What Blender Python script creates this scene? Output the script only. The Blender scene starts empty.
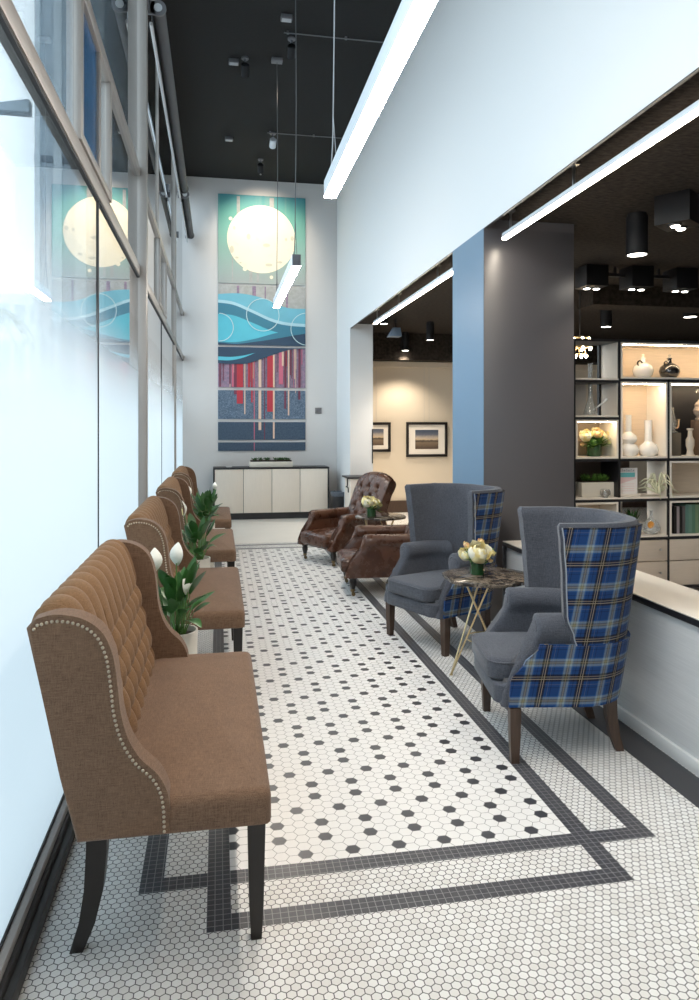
import bpy, bmesh, math, random
from mathutils import Vector, Matrix, Euler
PI = math.pi
R = math.radians
rnd = random.Random(7)
sc = bpy.context.scene
COL = sc.collection

# ------------------------------------------------------------------ node helpers
class X:
    """tiny expression builder for Math nodes"""
    def __init__(s, nt, sock): s.nt, s.s = nt, sock
    def _op(s, op, *a):
        n = s.nt.nodes.new('ShaderNodeMath'); n.operation = op
        for i, v in enumerate((s,) + a):
            if isinstance(v, X): s.nt.links.new(v.s, n.inputs[i])
            else: n.inputs[i].default_value = v
        return X(s.nt, n.outputs[0])
    def __add__(s, o): return s._op('ADD', o)
    def __sub__(s, o): return s._op('SUBTRACT', o)
    def __mul__(s, o): return s._op('MULTIPLY', o)
    def __truediv__(s, o): return s._op('DIVIDE', o)
    def mod(s, o): return s._op('FLOORED_MODULO', o)
    def abs(s): return s._op('ABSOLUTE')
    def lt(s, o): return s._op('LESS_THAN', o)
    def gt(s, o): return s._op('GREATER_THAN', o)
    def max(s, o): return s._op('MAXIMUM', o)
    def min(s, o): return s._op('MINIMUM', o)
    def inv(s): return s * -1.0 + 1.0
    def floor(s): return s._op('FLOOR')
    def pow(s, o): return s._op('POWER', o)
    def clamp(s): return s.max(0.0).min(1.0)
    def sin(s): return s._op('SINE')

def sel(m, a, b):               # m ? a : b
    return m * a + m.inv() * b

def rgba(c): return (c[0], c[1], c[2], 1.0)

def mixcol(nt, f, a, b, blend='MIX'):
    n = nt.nodes.new('ShaderNodeMix'); n.data_type = 'RGBA'; n.blend_type = blend
    for i, v in ((0, f), (6, a), (7, b)):
        if isinstance(v, X): nt.links.new(v.s, n.inputs[i])
        elif hasattr(v, 'is_output'): nt.links.new(v, n.inputs[i])
        elif isinstance(v, (int, float)): n.inputs[i].default_value = v
        else: n.inputs[i].default_value = rgba(v)
    return n.outputs[2]

def newmat(name):
    m = bpy.data.materials.new(name); m.use_nodes = True
    nt = m.node_tree
    for n in list(nt.nodes): nt.nodes.remove(n)
    out = nt.nodes.new('ShaderNodeOutputMaterial')
    return m, nt, out

def principled(nt, out):
    p = nt.nodes.new('ShaderNodeBsdfPrincipled')
    nt.links.new(p.outputs[0], out.inputs[0])
    return p

def objcoord(nt, scale=(1, 1, 1), kind='Object'):
    tc = nt.nodes.new('ShaderNodeTexCoord'); mp = nt.nodes.new('ShaderNodeMapping')
    mp.inputs['Scale'].default_value = scale
    nt.links.new(tc.outputs[kind], mp.inputs[0])
    return mp.outputs[0]

def noise(nt, vec, scale, detail=2.0, rough=.5):
    n = nt.nodes.new('ShaderNodeTexNoise'); n.inputs['Scale'].default_value = scale
    n.inputs['Detail'].default_value = detail; n.inputs['Roughness'].default_value = rough
    nt.links.new(vec, n.inputs['Vector'])
    return X(nt, n.outputs[0])

def bump(nt, p, h, strength=.3, dist=.002):
    b = nt.nodes.new('ShaderNodeBump'); b.inputs['Strength'].default_value = strength
    b.inputs['Distance'].default_value = dist
    nt.links.new(h.s, b.inputs['Height']); nt.links.new(b.outputs[0], p.inputs['Normal'])

def M(name, col, rough=.5, metal=0.0, var=0.0, vs=20, vscale=(1, 1, 1), bmp=0.0, bs=200, spec=.5, emit=None, es=0, coat=0):
    m, nt, out = newmat(name); p = principled(nt, out)
    p.inputs['Base Color'].default_value = rgba(col); p.inputs['Roughness'].default_value = rough
    p.inputs['Metallic'].default_value = metal; p.inputs['Specular IOR Level'].default_value = spec
    p.inputs['Coat Weight'].default_value = coat
    if var > 0:
        n = noise(nt, objcoord(nt, vscale), vs, 4)
        f = ((n - .5) * 2.4 * var + 1.0).max(0.0)
        cx = nt.nodes.new('ShaderNodeCombineXYZ')
        for i in range(3): nt.links.new(f.s, cx.inputs[i])
        nt.links.new(mixcol(nt, 1.0, col, cx.outputs[0], 'MULTIPLY'), p.inputs['Base Color'])
    if bmp > 0:
        bump(nt, p, noise(nt, objcoord(nt), bs, 3), bmp)
    if emit:
        p.inputs['Emission Color'].default_value = rgba(emit); p.inputs['Emission Strength'].default_value = es
    return m

def cloth(name, a, b, fine=520, rough=.9, sheen=.15):
    """woven cloth: two directions of slubby thread"""
    m, nt, out = newmat(name); p = principled(nt, out)
    n1 = noise(nt, objcoord(nt, (1, .07, 1)), fine, 2)
    n2 = noise(nt, objcoord(nt, (.07, 1, .6)), fine, 2)
    n4 = noise(nt, objcoord(nt, (1, 1, .07)), fine, 2)
    n3 = noise(nt, objcoord(nt), 9, 3)
    f = ((n1 + n2 + n4) / 3.0 - .5) * 2.7 + .5 + (n3 - .5) * .25
    f = f.clamp()
    nt.links.new(mixcol(nt, f, a, b), p.inputs['Base Color'])
    p.inputs['Roughness'].default_value = rough; p.inputs['Specular IOR Level'].default_value = .2
    p.inputs['Sheen Weight'].default_value = sheen; p.inputs['Sheen Roughness'].default_value = .5
    bump(nt, p, f, .35, .0015)
    return m

def leather(name, a, b):
    m, nt, out = newmat(name); p = principled(nt, out)
    n1 = noise(nt, objcoord(nt), 7, 5, .65); n2 = noise(nt, objcoord(nt), 130, 3)
    f = ((n1 - .5) * 2.2 + .5).clamp()
    nt.links.new(mixcol(nt, f, a, b), p.inputs['Base Color'])
    r = n1 * .3 + .13
    nt.links.new(r.s, p.inputs['Roughness'])
    bump(nt, p, n2, .25, .002)
    return m

def plaid(name):
    m, nt, out = newmat(name); p = principled(nt, out)
    uv = nt.nodes.new('ShaderNodeUVMap'); uv.uv_map = 'UVMap'
    sx = nt.nodes.new('ShaderNodeSeparateXYZ'); nt.links.new(uv.outputs[0], sx.inputs[0])
    blue = (.011, .042, .140); navy = (.006, .012, .045); grey = (.21, .265, .30); olive = (.15, .14, .085); black = (.010, .008, .009); cream = (.50, .40, .27); sky = (.035, .10, .24)
    sett = [(0.0, blue), (.08, navy), (.10, blue), (.25, black), (.44, blue), (.52, navy), (.54, blue), (.62, sky), (.65, grey), (.70, olive), (.79, grey), (.84, sky), (.87, blue)]
    lines = [(0.0, 0), (.355, 1), (.367, 0), (.395, 1), (.405, 0), (.685, .6), (.70, 0), (.10, 0)]
    cols = []; lins = []; drk = []
    for k in (0, 1):
        t = (X(nt, sx.outputs[k]) / .165 + (.1 if k else .35)).mod(1.0)
        cr = nt.nodes.new('ShaderNodeValToRGB'); cr.color_ramp.interpolation = 'CONSTANT'
        els = cr.color_ramp.elements
        while len(els) > 1: els.remove(els[-1])
        els[0].position = 0; els[0].color = rgba(sett[0][1])
        for pos, c in sett[1:]:
            e = els.new(pos); e.color = rgba(c)
        nt.links.new(t.s, cr.inputs[0]); cols.append(cr.outputs[0])
        l1 = (t - .315).abs().lt(.010) + (t - .375).abs().lt(.010) * .7 + (t - .745).abs().lt(.008) * .5 + (t - .17).abs().lt(.006) * .25
        lins.append(l1.clamp()); drk.append((t - .345).abs().lt(.095))
    tw = ((X(nt, sx.outputs[0]) + X(nt, sx.outputs[1])) / .004).mod(1.0)     # twill
    tw = (tw - .5) * .24 + .5
    c = mixcol(nt, tw, cols[0], cols[1])
    c = mixcol(nt, (drk[0].max(drk[1]) * .55), c, black)
    c = mixcol(nt, (lins[0].max(lins[1]) * .45), c, cream)
    nt.links.new(c, p.inputs['Base Color'])
    p.inputs['Roughness'].default_value = .9; p.inputs['Specular IOR Level'].default_value = .15
    p.inputs['Sheen Weight'].default_value = .08
    bump(nt, p, noise(nt, objcoord(nt), 600, 2), .3, .001)
    return m

def glassy(name, tint=(1, 1, 1), refl=1.0, rough=0.0, glint_mix=0.0):
    """thin architectural glass: clear with a Fresnel reflection"""
    m, nt, out = newmat(name)
    tr = nt.nodes.new('ShaderNodeBsdfTransparent'); tr.inputs[0].default_value = rgba(tint)
    gl = nt.nodes.new('ShaderNodeBsdfGlossy'); gl.inputs['Roughness'].default_value = rough
    lw = nt.nodes.new('ShaderNodeLayerWeight'); lw.inputs[0].default_value = .5
    mx = nt.nodes.new('ShaderNodeMixShader')
    f = ((X(nt, lw.outputs['Facing']).pow(5.0) * .96 + .04) * refl).clamp()
    nt.links.new(f.s, mx.inputs[0]); nt.links.new(tr.outputs[0], mx.inputs[1]); nt.links.new(gl.outputs[0], mx.inputs[2])
    last = mx.outputs[0]
    if glint_mix:  # white diffuse mixed in, painting pale highlights into the clear glass
        df = nt.nodes.new('ShaderNodeBsdfDiffuse'); df.inputs[0].default_value = (.85, .87, .87, 1)
        m2 = nt.nodes.new('ShaderNodeMixShader'); m2.inputs[0].default_value = glint_mix
        nt.links.new(last, m2.inputs[1]); nt.links.new(df.outputs[0], m2.inputs[2]); last = m2.outputs[0]
    nt.links.new(last, out.inputs[0])
    return m

def film_mat():
    """frosted film fading out with height (a printed gradient)"""
    m, nt, out = newmat('frosted_film')
    tc = nt.nodes.new('ShaderNodeTexCoord'); sx = nt.nodes.new('ShaderNodeSeparateXYZ'); nt.links.new(tc.outputs['Object'], sx.inputs[0])
    z = X(nt, sx.outputs[2])
    f = ((z * -1.0 + 2.12) / .72).clamp()
    f = f * f * (f * -2.0 + 3.0)
    tr = nt.nodes.new('ShaderNodeBsdfTransparent')
    tl = nt.nodes.new('ShaderNodeBsdfTranslucent'); tl.inputs[0].default_value = (.72, .745, .755, 1)
    df = nt.nodes.new('ShaderNodeBsdfDiffuse'); df.inputs[0].default_value = (.72, .745, .755, 1)
    m1 = nt.nodes.new('ShaderNodeMixShader'); m1.inputs[0].default_value = .3
    nt.links.new(tl.outputs[0], m1.inputs[1]); nt.links.new(df.outputs[0], m1.inputs[2])
    mx = nt.nodes.new('ShaderNodeMixShader'); nt.links.new((f * .97).s, mx.inputs[0])
    nt.links.new(tr.outputs[0], mx.inputs[1]); nt.links.new(m1.outputs[0], mx.inputs[2]); nt.links.new(mx.outputs[0], out.inputs[0])
    return m

def solidglass(name, col=(1, 1, 1), rough=.02):
    m, nt, out = newmat(name); p = principled(nt, out)
    p.inputs['Base Color'].default_value = rgba(col); p.inputs['Roughness'].default_value = rough
    p.inputs['Transmission Weight'].default_value = 1.0; p.inputs['IOR'].default_value = 1.25
    return m

def emis(name, col, s):
    m, nt, out = newmat(name)
    e = nt.nodes.new('ShaderNodeEmission'); e.inputs[0].default_value = rgba(col); e.inputs[1].default_value = s
    nt.links.new(e.outputs[0], out.inputs[0]); return m

# ------------------------------------------------------------------ floor mosaic
def mosaic():
    m, nt, out = newmat('hexagon_mosaic'); p = principled(nt, out)
    tc = nt.nodes.new('ShaderNodeTexCoord'); sx = nt.nodes.new('ShaderNodeSeparateXYZ'); nt.links.new(tc.outputs['Object'], sx.inputs[0])
    x, y = X(nt, sx.outputs[0]), X(nt, sx.outputs[1])
    def hexa(u, v):                       # unit flat-to-flat along u
        s3 = 1.7320508
        au, av = u.mod(1.0) - .5, v.mod(s3) - s3 / 2
        bu, bv = (u - .5).mod(1.0) - .5, (v - s3 / 2).mod(s3) - s3 / 2
        m_ = (au * au + av * av).lt(bu * bu + bv * bv)
        gu, gv = sel(m_, au, bu), sel(m_, av, bv)
        d = gu.abs().max(gu.abs() * .5 + gv.abs() * .8660254)
        return d, u - gu, v - gv
    w = .0265
    d1, i1, j1 = hexa(x / w, y / w)
    a = .0471
    d2, r, cj = hexa((y - 2.43) / a, (x - .2925) / a)
    c = cj / .8660254
    cc = (c + .5).mod(4.0) - .5
    rr = (r + .5).mod(6.0) - .5
    dark = cc.abs().lt(.3) * rr.abs().lt(.3) + (cc - 2.0).abs().lt(.3) * ((rr - 3.0).abs() - 1.0).abs().lt(.3)
    def inbox(x0, x1, y0, y1): return x.gt(x0) * x.lt(x1) * y.gt(y0) * y.lt(y1)
    b = .072
    A = (-.033, 1.311, 2.103, 8.95); B = (-.243, 1.527, 2.313, 8.69)
    Ao, Ai = inbox(*A), inbox(A[0] + b, A[1] - b, A[2] + b, A[3] - b)
    Bo, Bi = inbox(*B), inbox(B[0] + b, B[1] - b, B[2] + b, B[3] - b)
    band = (Ao * Ai.inv()).max(Bo * Bi.inv())
    inner = Ai * Bi
    t = .024
    gx = ((x + .033) / t).mod(1.0) - .5; gy = ((y - 2.103) / t).mod(1.0) - .5
    gsq = gx.abs().max(gy.abs()).gt(.452)
    g1 = d1.gt(.448); g2 = d2.gt(.475)
    g = sel(band, gsq, sel(inner, g2, g1))
    isdark = band.max(inner * dark)
    # slight tile-to-tile variation
    cid = nt.nodes.new('ShaderNodeCombineXYZ')
    nt.links.new(sel(inner, r, i1).s, cid.inputs[0]); nt.links.new(sel(inner, cj, j1).s, cid.inputs[1])
    wn = nt.nodes.new('ShaderNodeTexWhiteNoise'); wn.noise_dimensions = '2D'; nt.links.new(cid.outputs[0], wn.inputs['Vector'])
    v = X(nt, wn.outputs[0])
    white = mixcol(nt, v, (.70, .675, .645), (.80, .785, .765))
    wh2 = mixcol(nt, inner, white, (.80, .785, .765))
    black = mixcol(nt, v, (.040, .041, .050), (.058, .058, .066))
    tile = mixcol(nt, isdark, wh2, black)
    grout = mixcol(nt, inner.max(band), (.10, .095, .095), (.33, .32, .31))
    grout = mixcol(nt, band, grout, (.27, .265, .27))
    nt.links.new(mixcol(nt, g, tile, grout), p.inputs['Base Color'])
    nt.links.new((g * .45 + .34).s, p.inputs['Roughness'])
    bump(nt, p, g.inv(), .35, .001)
    return m

# ------------------------------------------------------------------ mesh helpers
def V(*a): return Vector(a)

def face(bm, vs, mi=0):
    try:
        f = bm.faces.new(vs); f.material_index = mi; return f
    except ValueError:
        return None

def box(bm, lo, hi, mi=0, bev=0.0, seg=2, mat=None):
    vs = [bm.verts.new((x, y, z)) for z in (lo[2], hi[2]) for y in (lo[1], hi[1]) for x in (lo[0], hi[0])]
    fs = [face(bm, [vs[i] for i in q], mi) for q in ((0, 2, 3, 1), (4, 5, 7, 6), (0, 1, 5, 4), (1, 3, 7, 5), (3, 2, 6, 7), (2, 0, 4, 6))]
    if bev > 0:
        es = list({e for f in fs for e in f.edges})
        r = bmesh.ops.bevel(bm, geom=es, offset=bev, segments=seg, profile=.5, affect='EDGES')
        for f in r['faces']: f.material_index = mi
        vs = list({v for f in r['faces'] for v in f.verts} | {v for v in vs if v.is_valid})
    if mat is not None:
        for v in vs: v.co = mat @ v.co
    return vs

def loft(bm, rings, mi=0, caps=(True, True), closed=True, loop=False):
    vr = [[bm.verts.new(p) for p in ring] for ring in rings]
    n = len(vr[0]); m = len(vr)
    for i in range(m if loop else m - 1):
        A, B = vr[i], vr[(i + 1) % m]
        for j in range(n if closed else n - 1):
            face(bm, (A[j], A[(j + 1) % n], B[(j + 1) % n], B[j]), mi)
    if closed and not loop:
        if caps[0]: face(bm, list(reversed(vr[0])), mi)
        if caps[1]: face(bm, vr[-1], mi)
    return vr

def lathe(bm, prof, c=(0, 0, 0), seg=24, mi=0, M4=None):
    rings = []
    for r, z in prof:
        ring = [V(c[0] + max(r, .0004) * math.cos(2 * PI * k / seg), c[1] + max(r, .0004) * math.sin(2 * PI * k / seg), c[2] + z) for k in range(seg)]
        if M4 is not None: ring = [M4 @ p for p in ring]
        rings.append(ring)
    return loft(bm, rings, mi)

def tube(bm, pts, rad, seg=8, mi=0):
    pts = [Vector(p) for p in pts]
    rings = []
    up = None
    for i, p in enumerate(pts):
        t = (pts[min(i + 1, len(pts) - 1)] - pts[max(i - 1, 0)]).normalized()
        if up is None:
            up = V(0, 0, 1) if abs(t.z) < .9 else V(1, 0, 0)
        a = t.cross(up).normalized(); b = a.cross(t).normalized(); up = b
        r = rad[i] if isinstance(rad, (list, tuple)) else rad
        rings.append([p + a * (r * math.cos(2 * PI * k / seg)) + b * (r * math.sin(2 * PI * k / seg)) for k in range(seg)])
    return loft(bm, rings, mi)

def blob(bm, c, r, seg=12, ring=8, mi=0, mat=None):
    prof = [(math.sin(PI * i / ring), -math.cos(PI * i / ring)) for i in range(ring + 1)]
    rr = r if isinstance(r, (tuple, list)) else (r, r, r)
    rings = [[V(c[0] + a * rr[0] * math.cos(2 * PI * k / seg), c[1] + a * rr[1] * math.sin(2 * PI * k / seg), c[2] + z * rr[2]) for k in range(seg)] for a, z in [(max(a, .002), z) for a, z in prof]]
    if mat is not None: rings = [[mat @ p for p in q] for q in rings]
    loft(bm, rings, mi)

def rrect(x0, x1, y0, y1, r, n=5):
    r = max(1e-4, min(r, (x1 - x0) / 2 - 1e-4, (y1 - y0) / 2 - 1e-4))
    pts = []
    for cx, cy, a0 in ((x1 - r, y1 - r, 0), (x0 + r, y1 - r, 90), (x0 + r, y0 + r, 180), (x1 - r, y0 + r, 270)):
        for k in range(n + 1):
            a = R(a0 + 90 * k / n); pts.append((cx + r * math.cos(a), cy + r * math.sin(a)))
    return pts

def cushion(bm, x0, x1, y0, y1, z0, z1, r=.03, cr=.05, crown=.03, mi=0, rb=.01, shape=None, M4=None):
    """upholstered pad: rounded corners, rolled edge and a crowned top"""
    lay = [(rb, z0), (rb * .3, z0 + rb * .4), (0, z0 + rb)]
    for k in range(0, 6):
        a = PI / 2 * k / 5; lay.append((r * (1 - math.cos(a)), z1 - r + r * math.sin(a)))
    rings = []
    for ins, z in lay:
        q = rrect(x0 + ins, x1 - ins, y0 + ins, y1 - ins, max(cr - ins * .6, .004))
        ring = [V(a, b, z) for a, b in q]
        if shape: ring = [shape(p) for p in ring]
        if M4 is not None: ring = [M4 @ p for p in ring]
        rings.append(ring)
    cx, cy_, hx, hy = (x0 + x1) / 2, (y0 + y1) / 2, (x1 - x0) / 2 - r, (y1 - y0) / 2 - r
    q = rrect(x0 + r, x1 - r, y0 + r, y1 - r, max(cr - r * .6, .004))
    for k in range(1, 11):
        g = 1 - k / 10.2; ring = []
        for a, b in q:
            a2, b2 = cx + (a - cx) * g, cy_ + (b - cy_) * g
            p = V(a2, b2, z1 + crown * max(0, 1 - abs((a2 - cx) / hx) ** 2.4) ** .8 * max(0, 1 - abs((b2 - cy_) / hy) ** 2.4) ** .8)
            ring.append(p)
        if shape: ring = [shape(p) for p in ring]
        if M4 is not None: ring = [M4 @ p for p in ring]
        rings.append(ring)
    loft(bm, rings, mi)

def extrude(bm, pts, vec, mi=0, bev=0.0, seg=3, mi_cap=None):
    a = [bm.verts.new(p) for p in pts]; v = Vector(vec); b = [bm.verts.new(Vector(p) + v) for p in pts]
    n = len(pts); mc = mi if mi_cap is None else mi_cap
    for j in range(n): face(bm, (a[j], a[(j + 1) % n], b[(j + 1) % n], b[j]), mi)
    f1 = face(bm, list(reversed(a)), mc); f2 = face(bm, b, mc)
    if bev > 0:
        es = list({e for f in (f1, f2) for e in f.edges})
        r = bmesh.ops.bevel(bm, geom=es, offset=bev, segments=seg, profile=.5, affect='EDGES')
        for f in r['faces']: f.material_index = mi

def spline(pts, n=6, closed=False):
    P = [Vector(p) for p in pts]; out = []
    m = len(P)
    for i in range(m if closed else m - 1):
        if closed: p0, p1, p2, p3 = P[i - 1], P[i], P[(i + 1) % m], P[(i + 2) % m]
        else: p0, p1, p2, p3 = P[max(i - 1, 0)], P[i], P[i + 1], P[min(i + 2, m - 1)]
        for k in range(n):
            t = k / n
            out.append(.5 * ((2 * p1) + (p2 - p0) * t + (2 * p0 - 5 * p1 + 4 * p2 - p3) * t * t + (3 * p1 - p0 - 3 * p2 + p3) * t ** 3))
    if not closed: out.append(P[-1])
    return out

def grid(bm, fn, nu, nv, mi=0, uv=None):
    vs = [[bm.verts.new(fn(i / nu, j / nv)) for j in range(nv + 1)] for i in range(nu + 1)]
    L = bm.loops.layers.uv.verify() if uv else None
    for i in range(nu):
        for j in range(nv):
            f = face(bm, (vs[i][j], vs[i + 1][j], vs[i + 1][j + 1], vs[i][j + 1]), mi)
            if f and uv:
                for lp, (a, b) in zip(f.loops, ((i, j), (i + 1, j), (i + 1, j + 1), (i, j + 1))):
                    lp[L].uv = uv(a / nu, b / nv)
    return vs

def ob(name, bm, mats, parent=None, smooth=35, loc=None, flip=True):
    if flip: bmesh.ops.recalc_face_normals(bm, faces=bm.faces)
    me = bpy.data.meshes.new(name); bm.to_mesh(me); bm.free()
    for m in (mats if isinstance(mats, (list, tuple)) else [mats]): me.materials.append(m)
    if smooth:
        me.polygons.foreach_set('use_smooth', [True] * len(me.polygons))
        me.set_sharp_from_angle(angle=R(smooth))
    o = bpy.data.objects.new(name, me); COL.objects.link(o)
    if loc: o.location = loc
    if parent: o.parent = parent
    return o

def tag(o, label=None, cat=None, group=None, kind=None):
    if label: o['label'] = label
    if cat: o['category'] = cat
    if group: o['group'] = group
    if kind: o['kind'] = kind
    return o

def thing(name, label, cat, loc=(0, 0, 0), rz=0, group=None):
    o = bpy.data.objects.new(name, None); COL.objects.link(o); o.empty_display_size = .1
    o.location = loc; o.rotation_euler = (0, 0, rz)
    return tag(o, label, cat, group)

def dup(root, loc, rz=0, label=None, group=None):
    def cp(o, par):
        c = o.copy(); COL.objects.link(c)
        if par: c.parent = par
        for ch in list(o.children): cp(ch, c)
        return c
    r = cp(root, None); r.location = loc; r.rotation_euler = (0, 0, rz)
    if label: r['label'] = label
    if group: r['group'] = group
    return r

def struct(name, bm, mats, smooth=0, parent=None):
    o = ob(name, bm, mats, parent, smooth)
    if not parent: o['kind'] = 'structure'
    return o

B = bmesh.new
def boxes(name, lst, mats, parent=None, bev=0.0, smooth=35):
    bm = B()
    for q in lst:
        box(bm, q[0], q[1], q[2] if len(q) > 2 else 0, bev)
    return ob(name, bm, mats, parent, smooth if bev else 0)

# ------------------------------------------------------------------ materials
m_floor = mosaic()
m_wall = M('white_paint', (.78, .775, .77), .7, bmp=.04, bs=300)
m_wallback = M('warm_grey_paint', (.66, .645, .635), .75)
m_ceil = M('black_ceiling', (.0045, .004, .004), .9, var=.5, vs=40, bmp=.9, bs=60)
m_storeceil = M('black_sprayed_ceiling', (.034, .027, .022), .95, var=1.0, vs=22, vscale=(1, 2, 1), bmp=1.0, bs=70, spec=.2)
m_column = M('charcoal_paint', (.085, .080, .086), .36, spec=1.0)
m_cream = M('cream_paint', (.66, .57, .45), .7)
m_black = M('black_laminate', (.016, .016, .019), .4)
m_blackmetal = M('black_metal', (.009, .009, .011), .5, spec=.3)
m_frame = M('champagne_aluminium', (.40, .37, .345), .42, .35)
m_framedk = M('dark_gasket', (.03, .03, .032), .6)
m_curb = M('dark_bronze_curb', (.032, .030, .030), .45)
m_glass = glassy('window_glass', (.93, .975, .985), 1.55)
m_film = film_mat()
m_blue = M('blue_reflection_panel', (.03, .12, .27), .25)
m_blind = M('charcoal_blind', (.075, .078, .085), .6)
m_chrome = M('satin_metal', (.55, .55, .55), .3, 1.0)
m_silver = M('silver_trim', (.62, .64, .66), .4, .5)
m_counter = M('grooved_white_laminate', (.60, .60, .60), .45, var=.12, vs=30, vscale=(.15, .15, 8))
m_countertop = M('white_counter_top', (.80, .76, .70), .35)
m_plinth = M('white_base_board', (.80, .79, .77), .4)
m_strip = M('charcoal_floor_strip', (.042, .042, .047), .5)
m_linen = cloth('brown_linen', (.088, .050, .031), (.275, .168, .106))
m_linen2 = cloth('brown_linen_tufted', (.130, .070, .034), (.310, .180, .092))
m_nail = M('brass_nailhead', (.55, .47, .36), .28, 1.0)
m_ebony = M('ebonised_wood', (.014, .011, .010), .35, var=.3, vs=12, vscale=(4, 4, .4))
m_wood = M('dark_walnut', (.062, .036, .024), .45, var=.5, vs=18, vscale=(4, 4, .4))
m_wool = cloth('charcoal_wool', (.029, .033, .044), (.114, .122, .146), 430)
m_plaid = plaid('blue_plaid')
m_pipe = M('pale_piping', (.26, .28, .31), .8)
m_lea = leather('brown_leather', (.035, .014, .009), (.125, .052, .028))
m_brass = M('brass', (.68, .53, .30), .28, 1.0)
m_caster = M('aged_brass', (.22, .16, .09), .4, .9)
m_ivory = M('ivory_planter', (.74, .70, .62), .5)
m_soil = M('soil', (.035, .024, .017), .95, bmp=1, bs=80)
m_leaf = M('lily_leaf', (.030, .115, .022), .38, var=.55, vs=9)
m_leaf2 = M('fresh_leaf', (.10, .22, .035), .5, var=.5, vs=14)
m_stem = M('green_stem', (.10, .22, .05), .5)
m_spathe = M('white_spathe', (.86, .86, .79), .5)
m_petal = M('cream_petal', (.86, .76, .40), .6, var=.12, vs=8)
m_petalw = M('ivory_petal', (.88, .85, .70), .6)
m_peach = M('peach_petal', (.84, .56, .33), .6, var=.2, vs=12)
m_vase = M('green_vase', (.02, .085, .025), .12, coat=.6)
m_led = emis('led_diffuser', (1.0, .90, .79), 62.0)
m_ledwarm = emis('warm_led', (1.0, .77, .50), 62.0)
m_ledstore = emis('store_led', (1.0, .88, .72), 30.0)
m_lamp = emis('lamp_face', (1.0, .93, .82), 14.0)
m_bodyw = M('white_aluminium', (.72, .74, .77), .4, .2)
m_sbwhite = M('whitewashed_door', (.78, .70, .61), .5, var=.06, vs=20, vscale=(8, 8, .4))
m_shelfwood = M('pale_oak', (.66, .55, .43), .55, var=.10, vs=12, vscale=(.5, 8, 8))
m_shelfedge = M('pale_shelf_edge', (.80, .74, .66), .5)
m_drawer = M('pale_oak_drawer', (.56, .48, .40), .55, var=.08, vs=14, vscale=(.6, 6, 10))
m_whiteceramic = M('white_ceramic', (.85, .84, .81), .2, coat=.5)
m_blackceramic = M('black_ceramic', (.018, .018, .018), .15, coat=.6)
m_clear = glassy('clear_glass', (.96, .97, .97), 2.6, .03, .16)
m_orange = M('amber_glass', (.75, .33, .06), .3)
m_grey = M('grey_plastic', (.14, .14, .15), .5)
m_cable = M('grey_cable', (.42, .43, .45), .5)
m_darkcable = M('dark_cable', (.10, .10, .105), .5)

def stone():
    m, nt, out = newmat('dark_marble'); p = principled(nt, out)
    n1 = noise(nt, objcoord(nt), 6, 6, .7); n2 = noise(nt, objcoord(nt), 3, 6, .65)
    vein = ((n1 - .5).abs() * -14.0 + 1.0).clamp()
    c = mixcol(nt, ((n2 - .5) * 3.0 + .5).clamp(), (.009, .008, .008), (.034, .025, .020))
    c = mixcol(nt, vein * .4, c, (.42, .34, .26))
    nt.links.new(c, p.inputs['Base Color']); p.inputs['Roughness'].default_value = .12
    return m
m_marble = stone()

# ------------------------------------------------------------------ room shell
GX = -.56            # glass plane
FX = 1.95            # plane of the upper white wall, column and counter
YB = 11.85           # back wall
ZC = 5.48            # hall ceiling
ZS = 3.0             # store ceiling
bm = B(); box(bm, (-.62, -3.2, -.12), (9.2, 12.2, 0)); struct('floor', bm, m_floor)
bm = B(); box(bm, (-.70, -3.2, ZC), (FX + .3, YB + .2, ZC + .15)); struct('ceiling', bm, m_ceil)
bm = B(); box(bm, (-.70, YB, 0), (2.30, YB + .2, ZC)); struct('wall_back', bm, m_wallback)
bm = B(); box(bm, (FX, -3.2, 2.935), (FX + .02, 10.63, ZC)); box(bm, (FX, 10.63, 0), (2.30, YB, ZC)); struct('wall_right', bm, m_wall)
bm = B(); box(bm, (FX + .021, -3.2, ZS + .16), (FX + .2, 10.62, ZC)); box(bm, (FX + .001, -3.2, 2.9305), (FX + .021, 5.095, 2.9348)); box(bm, (FX + .001, 5.825, 2.9305), (FX + .021, 10.62, 2.9348)); box(bm, (FX + .021, -3.2, 2.94), (FX + .032, 5.095, ZS)); box(bm, (FX + .021, 5.825, 2.94), (FX + .032, 10.62, ZS)); struct('trim_8', bm, m_black)
bm = B(); box(bm, (-.70, -3.2, 0), (9.2, -3.0, ZC)); struct('wall_front', bm, m_wall)
bm = B(); box(bm, (FX + .021, -3.0, ZS), (9.2, 12.1, ZS + .15)); struct('ceiling_store', bm, m_storeceil)
bm = B(); box(bm, (2.30, 11.9, 0), (9.2, 12.1, ZS)); struct('wall_store_back', bm, m_cream)
bm = B(); box(bm, (9.0, -3.0, 0), (9.2, 11.9, ZS)); struct('wall_store_right', bm, m_column)
bm = B(); box(bm, (2.30, 11.55, 2.56), (9.0, 11.9, ZS)); struct('trim_1', bm, m_storeceil)              # black bulkhead
bm = B(); box(bm, (2.30, 11.84, 2.46), (9.0, 11.9, 2.56), 0, .008); struct('trim_2', bm, m_cream)   # moulding
bm = B(); box(bm, (2.30, 11.86, 0), (9.0, 11.9, .20)); struct('baseboard_store', bm, m_wood)
bm = B(); box(bm, (4.0, 7.2, 2.78), (9.0, 7.55, ZS)); struct('trim_3', bm, m_storeceil)             # dark beam in the store
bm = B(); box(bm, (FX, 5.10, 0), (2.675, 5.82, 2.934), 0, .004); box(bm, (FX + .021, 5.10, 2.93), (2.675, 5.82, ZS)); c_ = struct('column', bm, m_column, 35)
bm = B(); box(bm, (FX - .003, 5.102, 0), (FX - .0002, 5.818, 2.933)); ob('side_panel', bm, M('steel_blue_face', (.125, .215, .315), .42), c_, 0)  # thin sheet that makes the column's left face steel blue
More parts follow.
